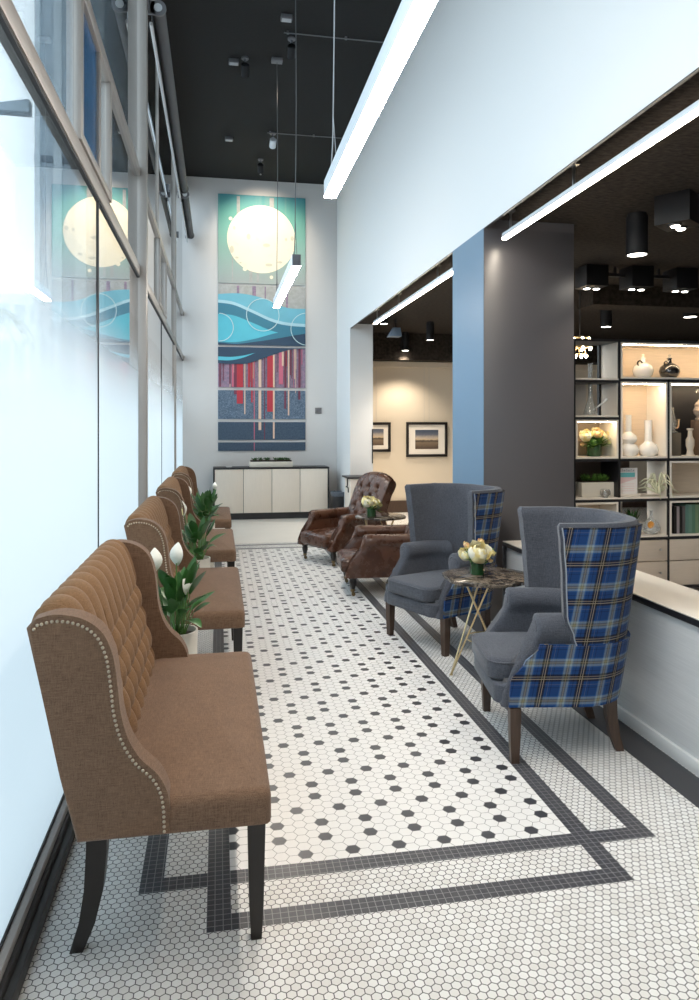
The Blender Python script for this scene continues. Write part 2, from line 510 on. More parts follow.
bm = B(); box(bm, (1.798, -3.0, 0), (FX - .002, 10.6, .004)); struct('trim_4', bm, m_strip)         # charcoal strip in the floor
bm = B(); box(bm, (2.285, 10.625, .9), (2.302, 10.64, 1.42)); struct('trim_5', bm, m_black)         # dark corner guard
# cream stone field in front of the sideboard
bm = B(); box(bm, (-.49, 9.05, 0), (1.79, 11.84, .003)); struct('trim_6', bm, M('cream_stone', (.74, .70, .64), .35, var=.06, vs=3))

# curb and window wall
bm = B()
box(bm, (-.545, -3.0, 0), (-.497, YB, .045), 0, .004)
box(bm, (-.58, -3.0, 0), (-.520, YB, .072), 0, .004)
struct('baseboard_left', bm, m_curb, 35)
bm = B(); box(bm, (-.70, -3.2, 0), (-.58, YB, .07)); struct('trim_7', bm, m_framedk)

MUL = (-3.0, 1.04, 5.31, 9.57)
def window(name, y0, y1, detail):
    root = thing(name, None, None); root['kind'] = 'structure'
    bm = B()
    box(bm, (-.585, y0, 0.06), (-.50 if y0 < 9 else -.535, y0 + .085, ZC), 0, .004)                # mullion
    box(bm, (-.575, y0, .072), (-.530, y1, .098), 0, .003)                                         # bottom rail
    box(bm, (-.60, y0 + .08, 2.525), (-.545, y1, 2.60), 0, .004)                                  # transom
    box(bm, (-.60, y0 + .08, 3.235), (-.545, y1, 3.30), 0, .004)
    box(bm, (-.60, y0 + .08, ZC - .3), (-.545, y1, ZC), 0, .004)
    ob('frame', bm, m_frame, root)
    bm = B()
    box(bm, (-.565, y0 + .085, .098), (-.552, y1, .108))
    box(bm, (-.565, y0 + .085, 2.513), (-.550, y1, 2.525))
    ym = (y0 + y1) / 2 + .38 if detail else (y0 + y1) / 2
    if y0 < 9: box(bm, (-.566, ym - .006, .108), (-.553, ym + .006, 2.513))
    ob('gasket', bm, m_framedk, root)
    bm = B(); box(bm, (-.566, y0 + .085, .10), (-.559, y1, 2.515)); ob('lower_pane', bm, m_glass, root)
    bm = B(); box(bm, (-.572, y0 + .085, 2.60), (-.565, y1, 3.235)); ob('middle_pane', bm, m_glass, root)
    bm = B(); box(bm, (-.572, y0 + .085, 3.30), (-.565, y1, ZC - .3)); ob('upper_pane', bm, m_glass, root)
    bm = B(); face(bm, [bm.verts.new(p) for p in ((-.5575, y0 + .085, .10), (-.5575, y1, .10), (-.5575, y1, 2.2), (-.5575, y0 + .085, 2.2))]); ob('frosted_film', bm, m_film, root, 0)
    return root
w1 = window('window_1', MUL[0], MUL[1], False)
w2 = window('window_2', MUL[1], MUL[2], True)
w3 = window('window_3', MUL[2], MUL[3], False)
w4 = window('window_4', MUL[3], YB, False)
for (ya, yb, dark, w) in ((3.02, 3.86, True, w2), (7.0, 7.9, False, w3)):                          # opening sashes
    bm = B()
    for q in (((-.572, ya, 2.60), (-.535, ya + .05, 3.235)), ((-.572, yb - .05, 2.60), (-.535, yb, 3.235)), ((-.572, ya + .05, 2.60), (-.535, yb - .05, 2.64)), ((-.572, ya + .05, 3.195), (-.535, yb - .05, 3.235))):
        box(bm, q[0], q[1], 0, .005)
    ob('sash', bm, m_frame, w)
    if dark:
        bm = B(); box(bm, (-.564, ya + .05, 2.64), (-.556, yb - .36, 3.195)); ob('reflection_pane', bm, m_blue, w)  # blue reflection in the open sash, painted as a solid pane
        bm = B(); box(bm, (-.564, yb - .36, 2.64), (-.54, yb - .32, 3.195), 0, .004); ob('sash_stile', bm, m_frame, w)
    bm = B(); box(bm, (-.574, ya - .0, 3.30), (-.55, ya + .03, 5.18), 0, .004); ob('upper_mullion', bm, m_frame, w)

# roller blinds
def blind(y0, y1, label):
    t = thing('roller_blind', label, 'blind', (-.43, (y0 + y1) / 2, 4.46), 0, 'roller blinds along the tall windows')
    h = (y1 - y0) / 2
    bm = B(); M4 = Matrix.Rotation(-PI / 2, 4, 'X')
    rings = [[V(.05 * math.cos(2 * PI * k / 28), y, .05 + .05 * math.sin(2 * PI * k / 28)) for k in range(28)] for y in (-h, h)]
    loft(bm, rings); ob('tube', bm, m_blind, t)
    bm = B(); box(bm, (-.050, -h, -.045), (-.046, h, .05)); ob('fabric', bm, m_blind, t, 0)
    bm = B(); box(bm, (-.062, -h, -.075), (-.040, h, -.045), 0, .004); ob('bottom_bar', bm, m_silver, t)
    for s in (-1, 1):
        bm = B()
        loft(bm, [[V(.058 * math.cos(2 * PI * k / 28), s * y, .05 + .058 * math.sin(2 * PI * k / 28)) for k in range(28)] for y in (h, h + .02)])
        box(bm, (-.085, s * (h + .01) - .01, .0), (-.02, s * (h + .01) + .01, .10), 0, .003)
        e = ob('bracket', bm, m_grey, t)
        bm = B(); rings = [[V(.03 * math.cos(2 * PI * k / 20), s * y, .05 + .03 * math.sin(2 * PI * k / 20)) for k in range(20)] for y in (h + .02, h + .026)]
        loft(bm, rings); ob('end_cap', bm, m_silver, e)
    return t
blind(5.44, 9.48, 'long charcoal roller blind above the second tall window')
blind(9.72, 11.75, 'short charcoal roller blind nearest the back wall art')

# ------------------------------------------------------------------ outside
m_conc = M('pale_blue_concrete', (.56, .64, .70), .7, var=.12, vs=3)
m_conc2 = M('pale_cladding', (.62, .70, .75), .6)
bm = B(); box(bm, (-60, -20, -.3), (-.72, 70, -.15)); tag(ob('pavement', bm, M('pavement', (.5, .5, .5), .8), None, 0), None, None, None, 'structure')
t = thing('exterior_building', 'pale blue-grey building wing rising beyond the tall windows', 'building', (-2.32, 16, -.15))
boxes('wall', [((-1.45, 0, 0), (1.3, 6, 16))], m_conc, t)
for x, w in ((-1.42, .10), (-1.05, .16), (-.62, .22), (-.15, .12), (.25, .25), (.8, .15)):
    boxes('pilaster', [((x, -.14, 0), (x + w, 0, 16))], m_conc2, t)
boxes('slab_line', [((-1.45, -.05, 7.15), (1.3, 0, 7.28))], M('slate_line', (.25, .30, .35), .7), t)
t = thing('exterior_building', 'distant low white building with rows of windows, far left outside', 'building', (-11.6, 42, -.15))
boxes('wall', [((-1.2, 0, 0), (2.2, 6, 8.9))], M('far_white', (.78, .82, .86), .8), t)
m_farwin = M('far_window', (.40, .50, .60), .3)
for x in (-.9, -.1, .7, 1.5):
    for z in (2.2, 4.6, 7.3):
        boxes('window', [((x, -.05, z), (x + .5, 0, z + (1.0 if z > 7 else 1.7)))], m_farwin, t)
# awning blade outside
bm = B(); extrude(bm, [(-2.3, 7.0, 4.33), (-1.70, 7.0, 4.45), (-1.70, 7.0, 4.33)], (0, .12, 0)); tag(ob('awning_canopy', bm, M('blue_grey_metal', (.48, .58, .66), .5), None, 0), 'thin blue-grey awning blade fixed outside the nearest window', 'awning')
# palm outside
t = thing('palm_tree', 'pale palm tree standing outside at the left edge of the window', 'tree', (-6.6, 21, -.15))
bm = B(); tube(bm, [(0, 0, 0), (.1, 0, 2.2), (.0, 0, 4.4)], [.17, .14, .11], 10); ob('trunk', bm, M('palm_trunk', (.22, .18, .14), .9, bmp=.6, bs=30), t)
bm = B()
for k in range(13):
    a = 2 * PI * k / 13 + .1; L = 1.7
    pts = [V(math.cos(a) * L * s, math.sin(a) * L * s, 4.4 + .75 * math.sin(s * 2.3) - 1.1 * s * s) for s in [i / 10 for i in range(11)]]
    tube(bm, pts, .014, 5)
    for i in range(1, 11):
        p = pts[i]; d = V(-math.sin(a), math.cos(a), 0)
        for sg in (-1, 1):
            q = p + d * sg * .34 + V(math.cos(a) * .12, math.sin(a) * .12, -.22)
            e = V(math.cos(a), math.sin(a), 0) * .03
            vs = [bm.verts.new(w) for w in (p - e, p + e, q)]; face(bm, vs)
ob('fronds', bm, M('palm_leaf', (.20, .30, .18), .7), t, 0, flip=False)

# ------------------------------------------------------------------ counter under the opening
t = thing('counter', 'long low white counter with black edge running beside the wingback chairs', 'counter', (2.12, .9, 0))
y0, y1 = -3.85, 3.85
boxes('base_board', [((-.165, y0, 0), (.165, y1, .062))], m_plinth, t, .004)
boxes('panel', [((-.150, y0, .062), (.165, y1 - .03, .622))], m_counter, t)
boxes('edge_trim', [((-.170, y0, .622), (.170, y1, .650)), ((-.170, y1 - .028, .0625), (.170, y1, .622))], m_black, t, .002)
boxes('top', [((-.168, y0, .6505), (.170, y1, .656))], m_countertop, t, .002)

# ------------------------------------------------------------------ settees
LB = 1.25
def catprofile():
    p = [(-.356, .385), (-.395, .56), (-.440, .78), (-.478, .940), (-.460, .962), (-.41, .974), (-.345, .962), (-.294, .925), (-.266, .862), (-.254, .78), (-.246, .71), (-.228, .645), (-.198, .592), (-.155, .548), (-.130, .50), (-.122, .45), (-.120, .385)]
    return [(x + .17, z) for x, z in p]
def make_settee():
    t = thing('settee', 'brown linen tufted settee with nailhead trim, nearest the camera', 'settee', (-.17, 2.555, 0), 0, 'tufted settees along the window')
    h = LB / 2
    # seat
    bm = B()
    cushion(bm, -.11, .312, -h + .005, h - .005, .383, .478, .028, .03, .034, 0, .008)
    ob('seat', bm, m_linen, t, 50)
    bm = B(); tube(bm, [V(-.02, -h + .012, .389), V(.30, -h + .012, .389), V(.306, -h + .02, .389), V(.306, h - .02, .389), V(.30, h - .012, .389)], .004, 6); ob('welt', bm, m_linen, t)
    # rear panel
    bm = B(); extrude(bm, [(-.184, -h + .03, .386), (-.224, -h + .03, .56), (-.269, -h + .03, .78), (-.296, -h + .03, .92), (-.285, -h + .03, .92), (-.215, -h + .03, .60), (-.15, -h + .03, .386)], (0, LB - .06, 0), 0, .004, 2)
    ob('back_panel', bm, m_linen, t)
    # tufted back
    path = spline([(-.105, .455), (-.118, .53), (-.140, .64), (-.165, .74), (-.190, .84), (-.208, .900), (-.228, .944), (-.253, .962), (-.280, .958), (-.296, .930)], 8)
    seglen = [0]
    for a, b in zip(path, path[1:]): seglen.append(seglen[-1] + (b - a).length)
    nrm = []
    for i in range(len(path)):
        d = (path[min(i + 1, len(path) - 1)] - path[max(i - 1, 0)]).normalized(); nrm.append(V(d.y, -d.x))
    tot = seglen[-1]
    def at(sv):
        for i in range(len(path) - 1):
            if seglen[i + 1] >= sv:
                f = (sv - seglen[i]) / max(seglen[i + 1] - seglen[i], 1e-9)
                return path[i].lerp(path[i + 1], f), nrm[i].lerp(nrm[i + 1], f)
        return path[-1], nrm[-1]
    p_, q_, T0, off = .104, .088, 4.45, .04
    def hgt(s, a):
        S_ = s / p_; T_ = (a - off) / q_
        if T_ < T0:
            d = (abs(math.sin(PI * (S_ + T_ / 2))) * abs(math.sin(PI * (S_ - T_ / 2)))) ** .55
        else:
            d = 1
        if T_ > 3.2:
            k = min(1, (T_ - 3.2) / 1.25)
            d2 = abs(math.sin(PI * S_)) ** .55 if True else 1
            d = d * (1 - k) + d2 * k * (1 if T_ < 5.6 else max(.35, 1 - (T_ - 5.6) * .4))
        # button pleats: short vertical slits
        pit = 0
        for r_ in range(0, 5):
            c0 = S_ - (.5 if r_ % 2 else 0); ds = (c0 - round(c0)) * p_; da = (T_ - r_) * q_
            pit = max(pit, math.exp(-(ds / .0125) ** 4 - ((da - .004) / .030) ** 4))
        return .028 * d - .055 * pit
    hy = h - .055
    nu, nv = 520, 100
    bm = B()
    def fn(u, v):
        y = -hy + 2 * hy * u; a = tot * v
        P, N = at(a); d = hgt(y, a)
        end = min(1, (hy - abs(y)) / .02)
        return V(P.x + N.x * d * end, y, P.y + N.y * d * end)
    vs = grid(bm, fn, nu, nv)
    rear = [bm.verts.new((-.292, -hy, .60)), bm.verts.new((-.292, hy, .60))]
    ob('backrest', bm, m_linen2, t, 80)
    # wings
    prof = catprofile()
    body = spline([(a, 0, b) for a, b in prof[4:16]], 5)
    full = [V(a, 0, b) for a, b in prof[:4]] + body + [V(prof[16][0], 0, prof[16][1])]
    for s in (-1, 1):
        ya, yb = (-h, -h + .072) if s < 0 else (h - .072, h)
        bm = B(); extrude(bm, [V(p.x, ya, p.z) for p in full], (0, yb - ya, 0), 0, .014, 3)
        w = ob('wing', bm, m_linen, t, 50)
        # nailheads follow the front edge of the outer face
        bm = B(); edge = [V(p.x, 0, p.z) for p in full[3:]]
        ins = []
        for i, p in enumerate(edge):
            d = (edge[min(i + 1, len(edge) - 1)] - edge[max(i - 1, 0)]).normalized(); n = V(d.z, 0, -d.x)
            ins.append(p - V(-n.x, 0, -n.z) * -.0 + V(n.x, 0, n.z) * .017)
        acc = 0; last = ins[0]; step = .0128
        for a, b in zip(ins, ins[1:]):
            L = (b - a).length; pos = step - acc
            while pos <= L:
                c = a.lerp(b, pos / L); yy = (-h if s < 0 else h)
                blob(bm, (c.x, yy, c.z), (.0046, .0036, .0046), 8, 4)
                pos += step
            acc = (acc + L) % step
        ob('nailhead_trim', bm, m_nail, w, 60)
    # legs
    for s in (-1, 1):
        bm = B(); y = s * .49
        loft(bm, [[V(.277 + a * w, y + b * w, z) for a, b in ((-1, -1), (1, -1), (1, 1), (-1, 1))] for w, z in ((.026, .385), (.020, .10), (.015, 0))])
        ob('leg', bm, m_ebony, t, 0)
        bm = B()
        loft(bm, [[V(x + a * w, y * .92 + b * w, z) for a, b in ((-1, -1), (1, -1), (1, 1), (-1, 1))] for x, w, z in ((-.158, .028, .387), (-.160, .0275, .28), (-.168, .0255, .17), (-.186, .022, .08), (-.215, .018, 0))])
        ob('leg', bm, m_ebony, t, 40)
    return t
set0 = make_settee()
for y, lb in ((4.475, 'brown linen tufted settee, second in the row from the camera'), (6.395, 'brown linen tufted settee, third in the row from the camera'), (8.33, 'brown linen tufted settee at the far end of the row, nearest the sideboard')):
    dup(set0, (-.17, y, 0), 0, lb)

# ------------------------------------------------------------------ wingback chairs
def upath(hw, yf, yb, rc, n=40):
    """U in plan from left front round the back to right front; returns points and arc lengths"""
    pts = []
    L1 = max(yb - rc - yf, .01)
    k1 = 12
    for i in range(k1): pts.append((-hw, yf + L1 * i / k1))
    for i in range(9): a = PI - PI / 2 * i / 8; pts.append((-hw + rc + rc * math.cos(a), yb - rc + rc * math.sin(a)))
    for i in range(1, 8): pts.append((-hw + rc + (2 * hw - 2 * rc) * i / 8, yb))
    for i in range(9): a = PI / 2 - PI / 2 * i / 8; pts.append((hw - rc + rc * math.cos(a), yb - rc + rc * math.sin(a)))
    for i in range(1, k1 + 1): pts.append((hw, yb - rc - L1 * i / k1))
    return pts

def arclen(pts):
    s = [0]
    for a, b in zip(pts, pts[1:]): s.append(s[-1] + math.hypot(b[0] - a[0], b[1] - a[1]))
    return s

def shell(bm, levels, plan, thick, mi=0, uvs=True, mi_in=None):
    """closed wall following plan(z) -> outer U; thickness inward"""
    L = bm.loops.layers.uv.get('UVMap') or bm.loops.layers.uv.new('UVMap')
    outer, inner, uvo = [], [], []
    for z in levels:
        P = plan(z, 0); Q = plan(z, thick); s = arclen(P)
        outer.append([bm.verts.new((a, b, z)) for a, b in P]); inner.append([bm.verts.new((a, b, z)) for a, b in Q]); uvo.append([(q - s[-1] / 2 + 2, z) for q in s])
    n = len(outer[0]); m = len(levels)
    def quad(vs, uv, k):
        f = face(bm, vs, k)
        if f:
            for lp, u in zip(f.loops, uv): lp[L].uv = u
    k2 = mi if mi_in is None else mi_in
    for i in range(m - 1):
        for j in range(n - 1):
            quad((outer[i][j], outer[i][j + 1], outer[i + 1][j + 1], outer[i + 1][j]), (uvo[i][j], uvo[i][j + 1], uvo[i + 1][j + 1], uvo[i + 1][j]), mi)
            quad((inner[i][j], inner[i + 1][j], inner[i + 1][j + 1], inner[i][j + 1]), (uvo[i][j], uvo[i + 1][j], uvo[i + 1][j + 1], uvo[i][j + 1]), k2)
        for j in (0, n - 1):
            quad((outer[i][j], outer[i + 1][j], inner[i + 1][j], inner[i][j]), (uvo[i][j],) * 4, k2)
    for i in (0, m - 1):
        for j in range(n - 1):
            quad((outer[i][j], inner[i][j], inner[i][j + 1], outer[i][j + 1]), (uvo[i][j],) * 4, k2)

def make_arm(bm, s, cx, rollr, ztop, zbot, halfw, yfront, yback, mi=0, bend=0.0):
    """roll arm: mushroom section swept along y; front edge sweeps forward as it drops"""
    zc = ztop - rollr
    ring = []
    for k in range(13):                                  # roll, outer side round to inner
        a = R(-50 + 280 * k / 12); ring.append((cx + s * (rollr * math.cos(a) * 1.0), zc + rollr * math.sin(a)))
    inner = [(cx - s * halfw, zc - rollr * 1.25), (cx - s * halfw, (zc + zbot) / 2), (cx - s * halfw, zbot + .05), (cx - s * halfw, zbot)]
    outer = [(cx + s * halfw, zbot), (cx + s * halfw, zbot + .05), (cx + s * halfw, (zc + zbot) / 2), (cx + s * halfw, zc - rollr * 1.35)]
    sec = ring + inner + outer
    cxm = sum(p[0] for p in sec) / len(sec)
    def rg(off, sh):
        out = []
        for x, z in sec:
            zz = zc + (z - zc) * (1 - sh * .35) if z > zc - rollr * 1.3 else z
            xx = cx + (x - cx) * (1 - sh)
            out.append(V(xx, yfront(z) + off, zz))
        return out
    rings = [rg(.0, .30), rg(.004, .14), rg(.016, .0)]
    for k in range(1, 9):
        t = k / 8
        rings.append([V(x - s * bend * max(0, yfront(z) + .016 + (yback - yfront(z) - .016) * t) ** 2, yfront(z) + .016 + (yback - yfront(z) - .016) * t, z) for x, z in sec])
    loft(bm, rings, mi)

def lerp_tab(tab, z):
    if z <= tab[0][0]: return tab[0][1]
    for (a, va), (b, vb) in zip(tab, tab[1:]):
        if z <= b:
            t = (z - a) / (b - a); t = t * t * (3 - 2 * t); return va + (vb - va) * t
    return tab[-1][1]

def make_wingback():
    t = thing('wingback_chair', 'high wingback armchair with bright blue plaid outside, nearest the camera', 'armchair', (1.565, 3.177, 0), R(-99), 'wingback chairs beside the counter')
    HW = .325
    yb = lambda z: .295 + .065 * max(0, (z - .45) / .6)
    yfw = lambda z: lerp_tab([(.44, .03), (.54, -.025), (.64, -.058), (.80, -.066), (.95, -.078), (1.04, -.090)], z)
    hwz = lambda z: HW - .006 + .036 * max(0, (z - .5) / .5)
    # padded inside back
    levels = [.40 + .62 * i / 24 for i in range(25)]
    roll = [1.028, 1.034, 1.037]
    def plan_in(z, th):
        e = max(0, z - 1.018); ins = e * .55
        P = upath(hwz(z) - .012 - th * .95 - ins, yfw(z) + ins + (.008 if th else 0), yb(z) - .012 - th - ins, .25 - th * .6)
        return P
    bm = B()
    shell(bm, levels + roll, lambda z, th: plan_in(z, .0 if th == 0 else .056 - 1.1 * max(0, z - 1.018)), .08)
    ob('backrest', bm, m_wool, t, 50)
    # plaid outside of the wings and back
    bm = B()
    lv = [.512 + (1.022 - .512) * i / 20 for i in range(21)]
    def plan_o(z, th):
        return upath(hwz(z) - th, yfw(z) + .014, yb(z) - th, .26)
    shell(bm, lv, plan_o, .0118)
    ob('outer_panel', bm, m_plaid, t, 50)
    # pale piping down the front of each wing panel
    for s in (-1, 1):
        bm = B(); tube(bm, [V(s * (hwz(z) - .001), yfw(z) + .013, z) for z in lv], .0032, 6)
        ob('piping', bm, m_pipe, t)
    # lower plaid body
    yfa = lambda z: lerp_tab([(.23, -.318), (.36, -.312), (.43, -.255), (.50, -.19), (.56, -.165), (.62, -.165)], z)
    bm = B()
    lv2 = [.243 + (.515 - .243) * i / 12 for i in range(13)]
    def plan_l(z, th):
        return upath(HW - .020 - th + .008 * (z - .24) / .27, yfa(z) + .028, .268 + .045 * (z - .24) / .27 - th, .24)
    shell(bm, lv2, plan_l, .012)
    ob('side_panel', bm, m_plaid, t, 50)
    # inner carcass fill
    bm = B(); cushion(bm, -.285, .285, -.255, .25, .236, .33, .01, .23, 0.0, 0, .006); ob('deck', bm, m_wool, t, 40)
    for s in (-1, 1):
        bm = B(); make_arm(bm, s, s * .254, .060, .636, .240, .038, yfa, .16, 0, 3.4)
        ob('arm', bm, m_wool, t, 55)
        bm = B()                                        # scroll disc on the arm front
        for rr in (.036, .018):
            tube(bm, [V(s * .254 + rr * math.cos(2 * PI * k / 16), yfa(.58) - .001, .576 + rr * math.sin(2 * PI * k / 16)) for k in range(17)], .004, 6)
        ob('arm_scroll', bm, m_wool, t, 60)
    # seat rail and cushion with bowed front
    def bow(p):
        if p.y < -.1: return V(p.x, p.y - .035 * max(0, 1 - (p.x / .27) ** 2) * min(1, (-.1 - p.y) / .18), p.z)
        return p
    bm = B(); cushion(bm, -.262, .262, -.325, .05, .237, .325, .012, .05, 0.0, 0, .008, bow); ob('seat_rail', bm, m_wool, t, 50)
    bm = B(); cushion(bm, -.228, .228, -.338, .235, .326, .425, .030, .06, .022, 0, .02, bow); ob('seat', bm, m_wool, t, 50)
    bm = B(); rr = [bow(V(a, b, .408)) for a, b in rrect(-.2265, .2265, -.3365, .2335, .055)]; tube(bm, rr + rr[:1], .0042, 6)
    ob('cushion_welt', bm, m_wool, t)
    # legs
    for s in (-1, 1):
        bm = B(); loft(bm, [[V(s * .285 + a * w, -.262 + b * w, z) for a, b in ((-1, -1), (1, -1), (1, 1), (-1, 1))] for w, z in ((.024, .24), (.022, .12), (.017, 0))])
        ob('leg', bm, m_wood, t, 0)
        bm = B(); loft(bm, [[V(s * x + a * w, y + b * w, z) for a, b in ((-1, -1), (1, -1), (1, 1), (-1, 1))] for x, y, w, z in ((.178, .195, .024, .245), (.178, .20, .023, .15), (.177, .215, .021, .07), (.176, .238, .018, 0))])
        ob('leg', bm, m_wood, t, 40)
    return t
wb = make_wingback()
dup(wb, (1.54, 4.745, 0), R(-66), 'high wingback armchair with blue plaid outside, between the side table and the leather armchairs')

# ------------------------------------------------------------------ leather armchairs
def make_leather():
    t = thing('leather_armchair', 'brown leather armchair with tufted scroll back, facing out by the sideboard', 'armchair', (1.33, 7.765, 0), R(-64), 'brown leather armchairs')
    yfa = lambda z: lerp_tab([(.15, -.365), (.27, -.36), (.34, -.30), (.41, -.235), (.48, -.205), (.54, -.20)], z)
    bm = B(); cushion(bm, -.30, .30, -.34, .37, .165, .275, .02, .05, 0.0, 0, .012); ob('seat_frame', bm, m_lea, t, 50)
    bm = B(); cushion(bm, -.245, .245, -.395, .30, .19, .325, .055, .05, .030, 0, .02); ob('seat', bm, m_lea, t, 50)
    for s in (-1, 1):
        bm = B(); make_arm(bm, s, s * .290, .060, .530, .165, .048, yfa, .36)
        a = ob('arm', bm, m_lea, t, 55)
        bm = B()
        for rr in (.046, .032, .019, .008):
            tube(bm, [V(s * .290 + rr * math.cos(2 * PI * k / 18), yfa(.48) - .003, .470 + rr * math.sin(2 * PI * k / 18)) for k in range(19)], .005, 6)
        ob('arm_scroll', bm, m_lea, a, 60)
    # tall tufted back, raked, scrolled over at the top
    nu, nv = 60, 70
    path = spline([(.20, .28), (.245, .42), (.31, .58), (.385, .74), (.43, .825), (.465, .86), (.505, .862), (.53, .835), (.535, .80)], 8)
    seglen = [0]
    for a_, b_ in zip(path, path[1:]): seglen.append(seglen[-1] + (b_ - a_).length)
    tot = seglen[-1]
    def at(sv):
        for i in range(len(path) - 1):
            if seglen[i + 1] >= sv:
                f = (sv - seglen[i]) / max(seglen[i + 1] - seglen[i], 1e-9)
                d = (path[min(i + 2, len(path) - 1)] - path[max(i - 1, 0)]).normalized()
                return path[i].lerp(path[i + 1], f), V(-d.y, d.x)
        return path[-1], V(0, 1)
    HWb = lambda v: .245 + .035 * math.sin(min(1, v / .8) * PI / 2)
    btn = [(x, r) for r, xs in ((.66, (-.15, 0, .15)), (.52, (-.075, .075)), (.38, (-.15, 0, .15)), (.24, (-.075, .075))) for x in xs]
    def fn(u, v):
        P, N = at(tot * v); hw = HWb(v); x = -hw + 2 * hw * u
        e = abs(2 * u - 1)
        d = .035 * (1 - e ** 4)
        arch = .055 * (1 - e ** 2) * max(0, (v - .45) / .55)
        for bx, bv in btn:
            dx = (x - bx); dz = (v - bv) * tot
            d -= .034 * math.exp(-(dx * dx + dz * dz) / .0013)
            dia = min(abs(abs(dx) - abs(dz) * .53), 1)
            if abs(dz) < .14 and abs(dx) < .08: d -= .010 * math.exp(-(dia / .007) ** 2)
        return V(x, P.x + N.x * d, P.y + N.y * d + arch)
    bm = B(); grid(bm, fn, nu, nv)
    ob('backrest', bm, m_lea, t, 70)
    bm = B()                                              # leather rear and scroll sides
    prof = [V(0, p.x, p.y) for p in path[0::2]] + [V(0, .515, .76), V(0, .475, .70), V(0, .43, .58), V(0, .375, .40), V(0, .34, .22), V(0, .24, .20)]
    extr = []
    N_ = 14
    rings = []
    for k in range(N_ + 1):
        u = k / N_; e = abs(2 * u - 1)
        ring = []
        for i, p in enumerate(prof):
            v = min(1, max(0, (p.z - .3) / .6)); hw = HWb(v * .9) + .006
            ring.append(V(-hw + 2 * hw * u, p.y + .004, p.z + .055 * (1 - e ** 2) * max(0, (v - .45) / .55) - .004))
        rings.append(ring)
    loft(bm, rings); ob('back_shell', bm, m_lea, t, 50)
    for bx, bv in btn:
        u = (bx / HWb(bv) + 1) / 2; c = fn(u, bv)
        bm = B(); blob(bm, c, .010, 10, 6); ob('button', bm, m_lea, t)
    for x, y, front in ((-.27, -.30, 1), (.27, -.30, 1), (-.25, .27, 0), (.25, .27, 0)):
        bm = B()
        if front: lathe(bm, [(.0, .168), (.034, .168), (.036, .15), (.027, .14), (.033, .125), (.030, .10), (.020, .065), (.018, .055), (.0, .055)], (x, y, 0), 16)
        else: loft(bm, [[V(x + a * w, y + b * w + o, z) for a, b in ((-1, -1), (1, -1), (1, 1), (-1, 1))] for o, w, z in ((0, .024, .168), (.02, .02, .10), (.05, .016, .05))])
        l = ob('leg', bm, m_ebony, t, 40)
        bm = B(); yy = y + (.05 if not front else 0)
        lathe(bm, [(.0, .062), (.020, .062), (.020, .042), (.012, .036), (.010, .026), (.0, .026)], (x, yy, 0), 14)
        M4 = Matrix.Translation((x, yy + .006, .017)) @ Matrix.Rotation(PI / 2, 4, 'Y')
        lathe(bm, [(0, -.008), (.017, -.008), (.017, .008), (0, .008)], (0, 0, 0), 16, 0, M4)
        ob('caster', bm, m_caster, l, 40)
    return t
lea = make_leather()
dup(lea, (1.455, 6.32, 0), R(-94), 'brown leather armchair half hidden behind the far plaid wingback chair')

# ------------------------------------------------------------------ flowers
def petal_bloom(bm, c, r, n=26, seed=1, mi=0):
    """peony: overlapping cupped petals in rings round a ball"""
    q = random.Random(seed); c = Vector(c)
    gold = PI * (3 - 5 ** .5)
    Rt = Matrix.Rotation(q.uniform(.5, .9), 3, 'X') @ Matrix.Rotation(q.uniform(-.35, .35), 3, 'Y')
    blob(bm, c, r * .48, 12, 8, 0)
    for k in range(n):
        f = k / (n - 1); az = gold * k
        rr = r * (.62 + .38 * f) * q.uniform(.86, 1.12); m_i = k % 2
        top = R(86 - 62 * f + q.uniform(-8, 8)); bot = R(20 - 75 * f); half = R(22 + 12 * f)
        rows = []
        for i in range(6):
            t = i / 5; la = bot + (top - bot) * t; w = half * math.sin(PI * (.22 + .66 * t)) ** .6
            row = []
            for j in range(-2, 3):
                a = az + w * j / 2 / max(math.cos(la), .35)
                rad = rr * (.72 + .42 * t ** 1.5 * (.5 + .5 * f) + .05 * math.sin(j * 2.1 + k * 1.7) * t - .05 * abs(j) * t)
                row.append(c + Rt @ (V(math.cos(a) * math.cos(la), math.sin(a) * math.cos(la), math.sin(la) * .9) * rad))
            rows.append(row)
        vs = [[bm.verts.new(p) for p in row] for row in rows]
        for i in range(5):
            for j in range(4): face(bm, (vs[i][j], vs[i][j + 1], vs[i + 1][j + 1], vs[i + 1][j]), m_i)

def leafblade(bm, base, tip, width, sag=.0, mi=0, fold=.18, n=7):
    base, tip = Vector(base), Vector(tip)
    d = tip - base; side = d.cross(V(0, 0, 1))
    side = side.normalized() if side.length > 1e-4 else V(1, 0, 0)
    nrm = side.cross(d).normalized(); rows = []
    for i in range(n + 1):
        t = i / n; w = width * math.sin(PI * min(1, .06 + .94 * t)) ** .75 * (1 - .25 * t)
        if i == n: w = .001
        p = base + d * t + V(0, 0, -sag * t * t) + nrm * 0
        rows.append([p - side * w, p - nrm * (fold * w), p + side * w])
    vs = [[bm.verts.new(p) for p in r] for r in rows]
    for i in range(n):
        for j in range(2): face(bm, (vs[i][j], vs[i][j + 1], vs[i + 1][j + 1], vs[i + 1][j]), mi)

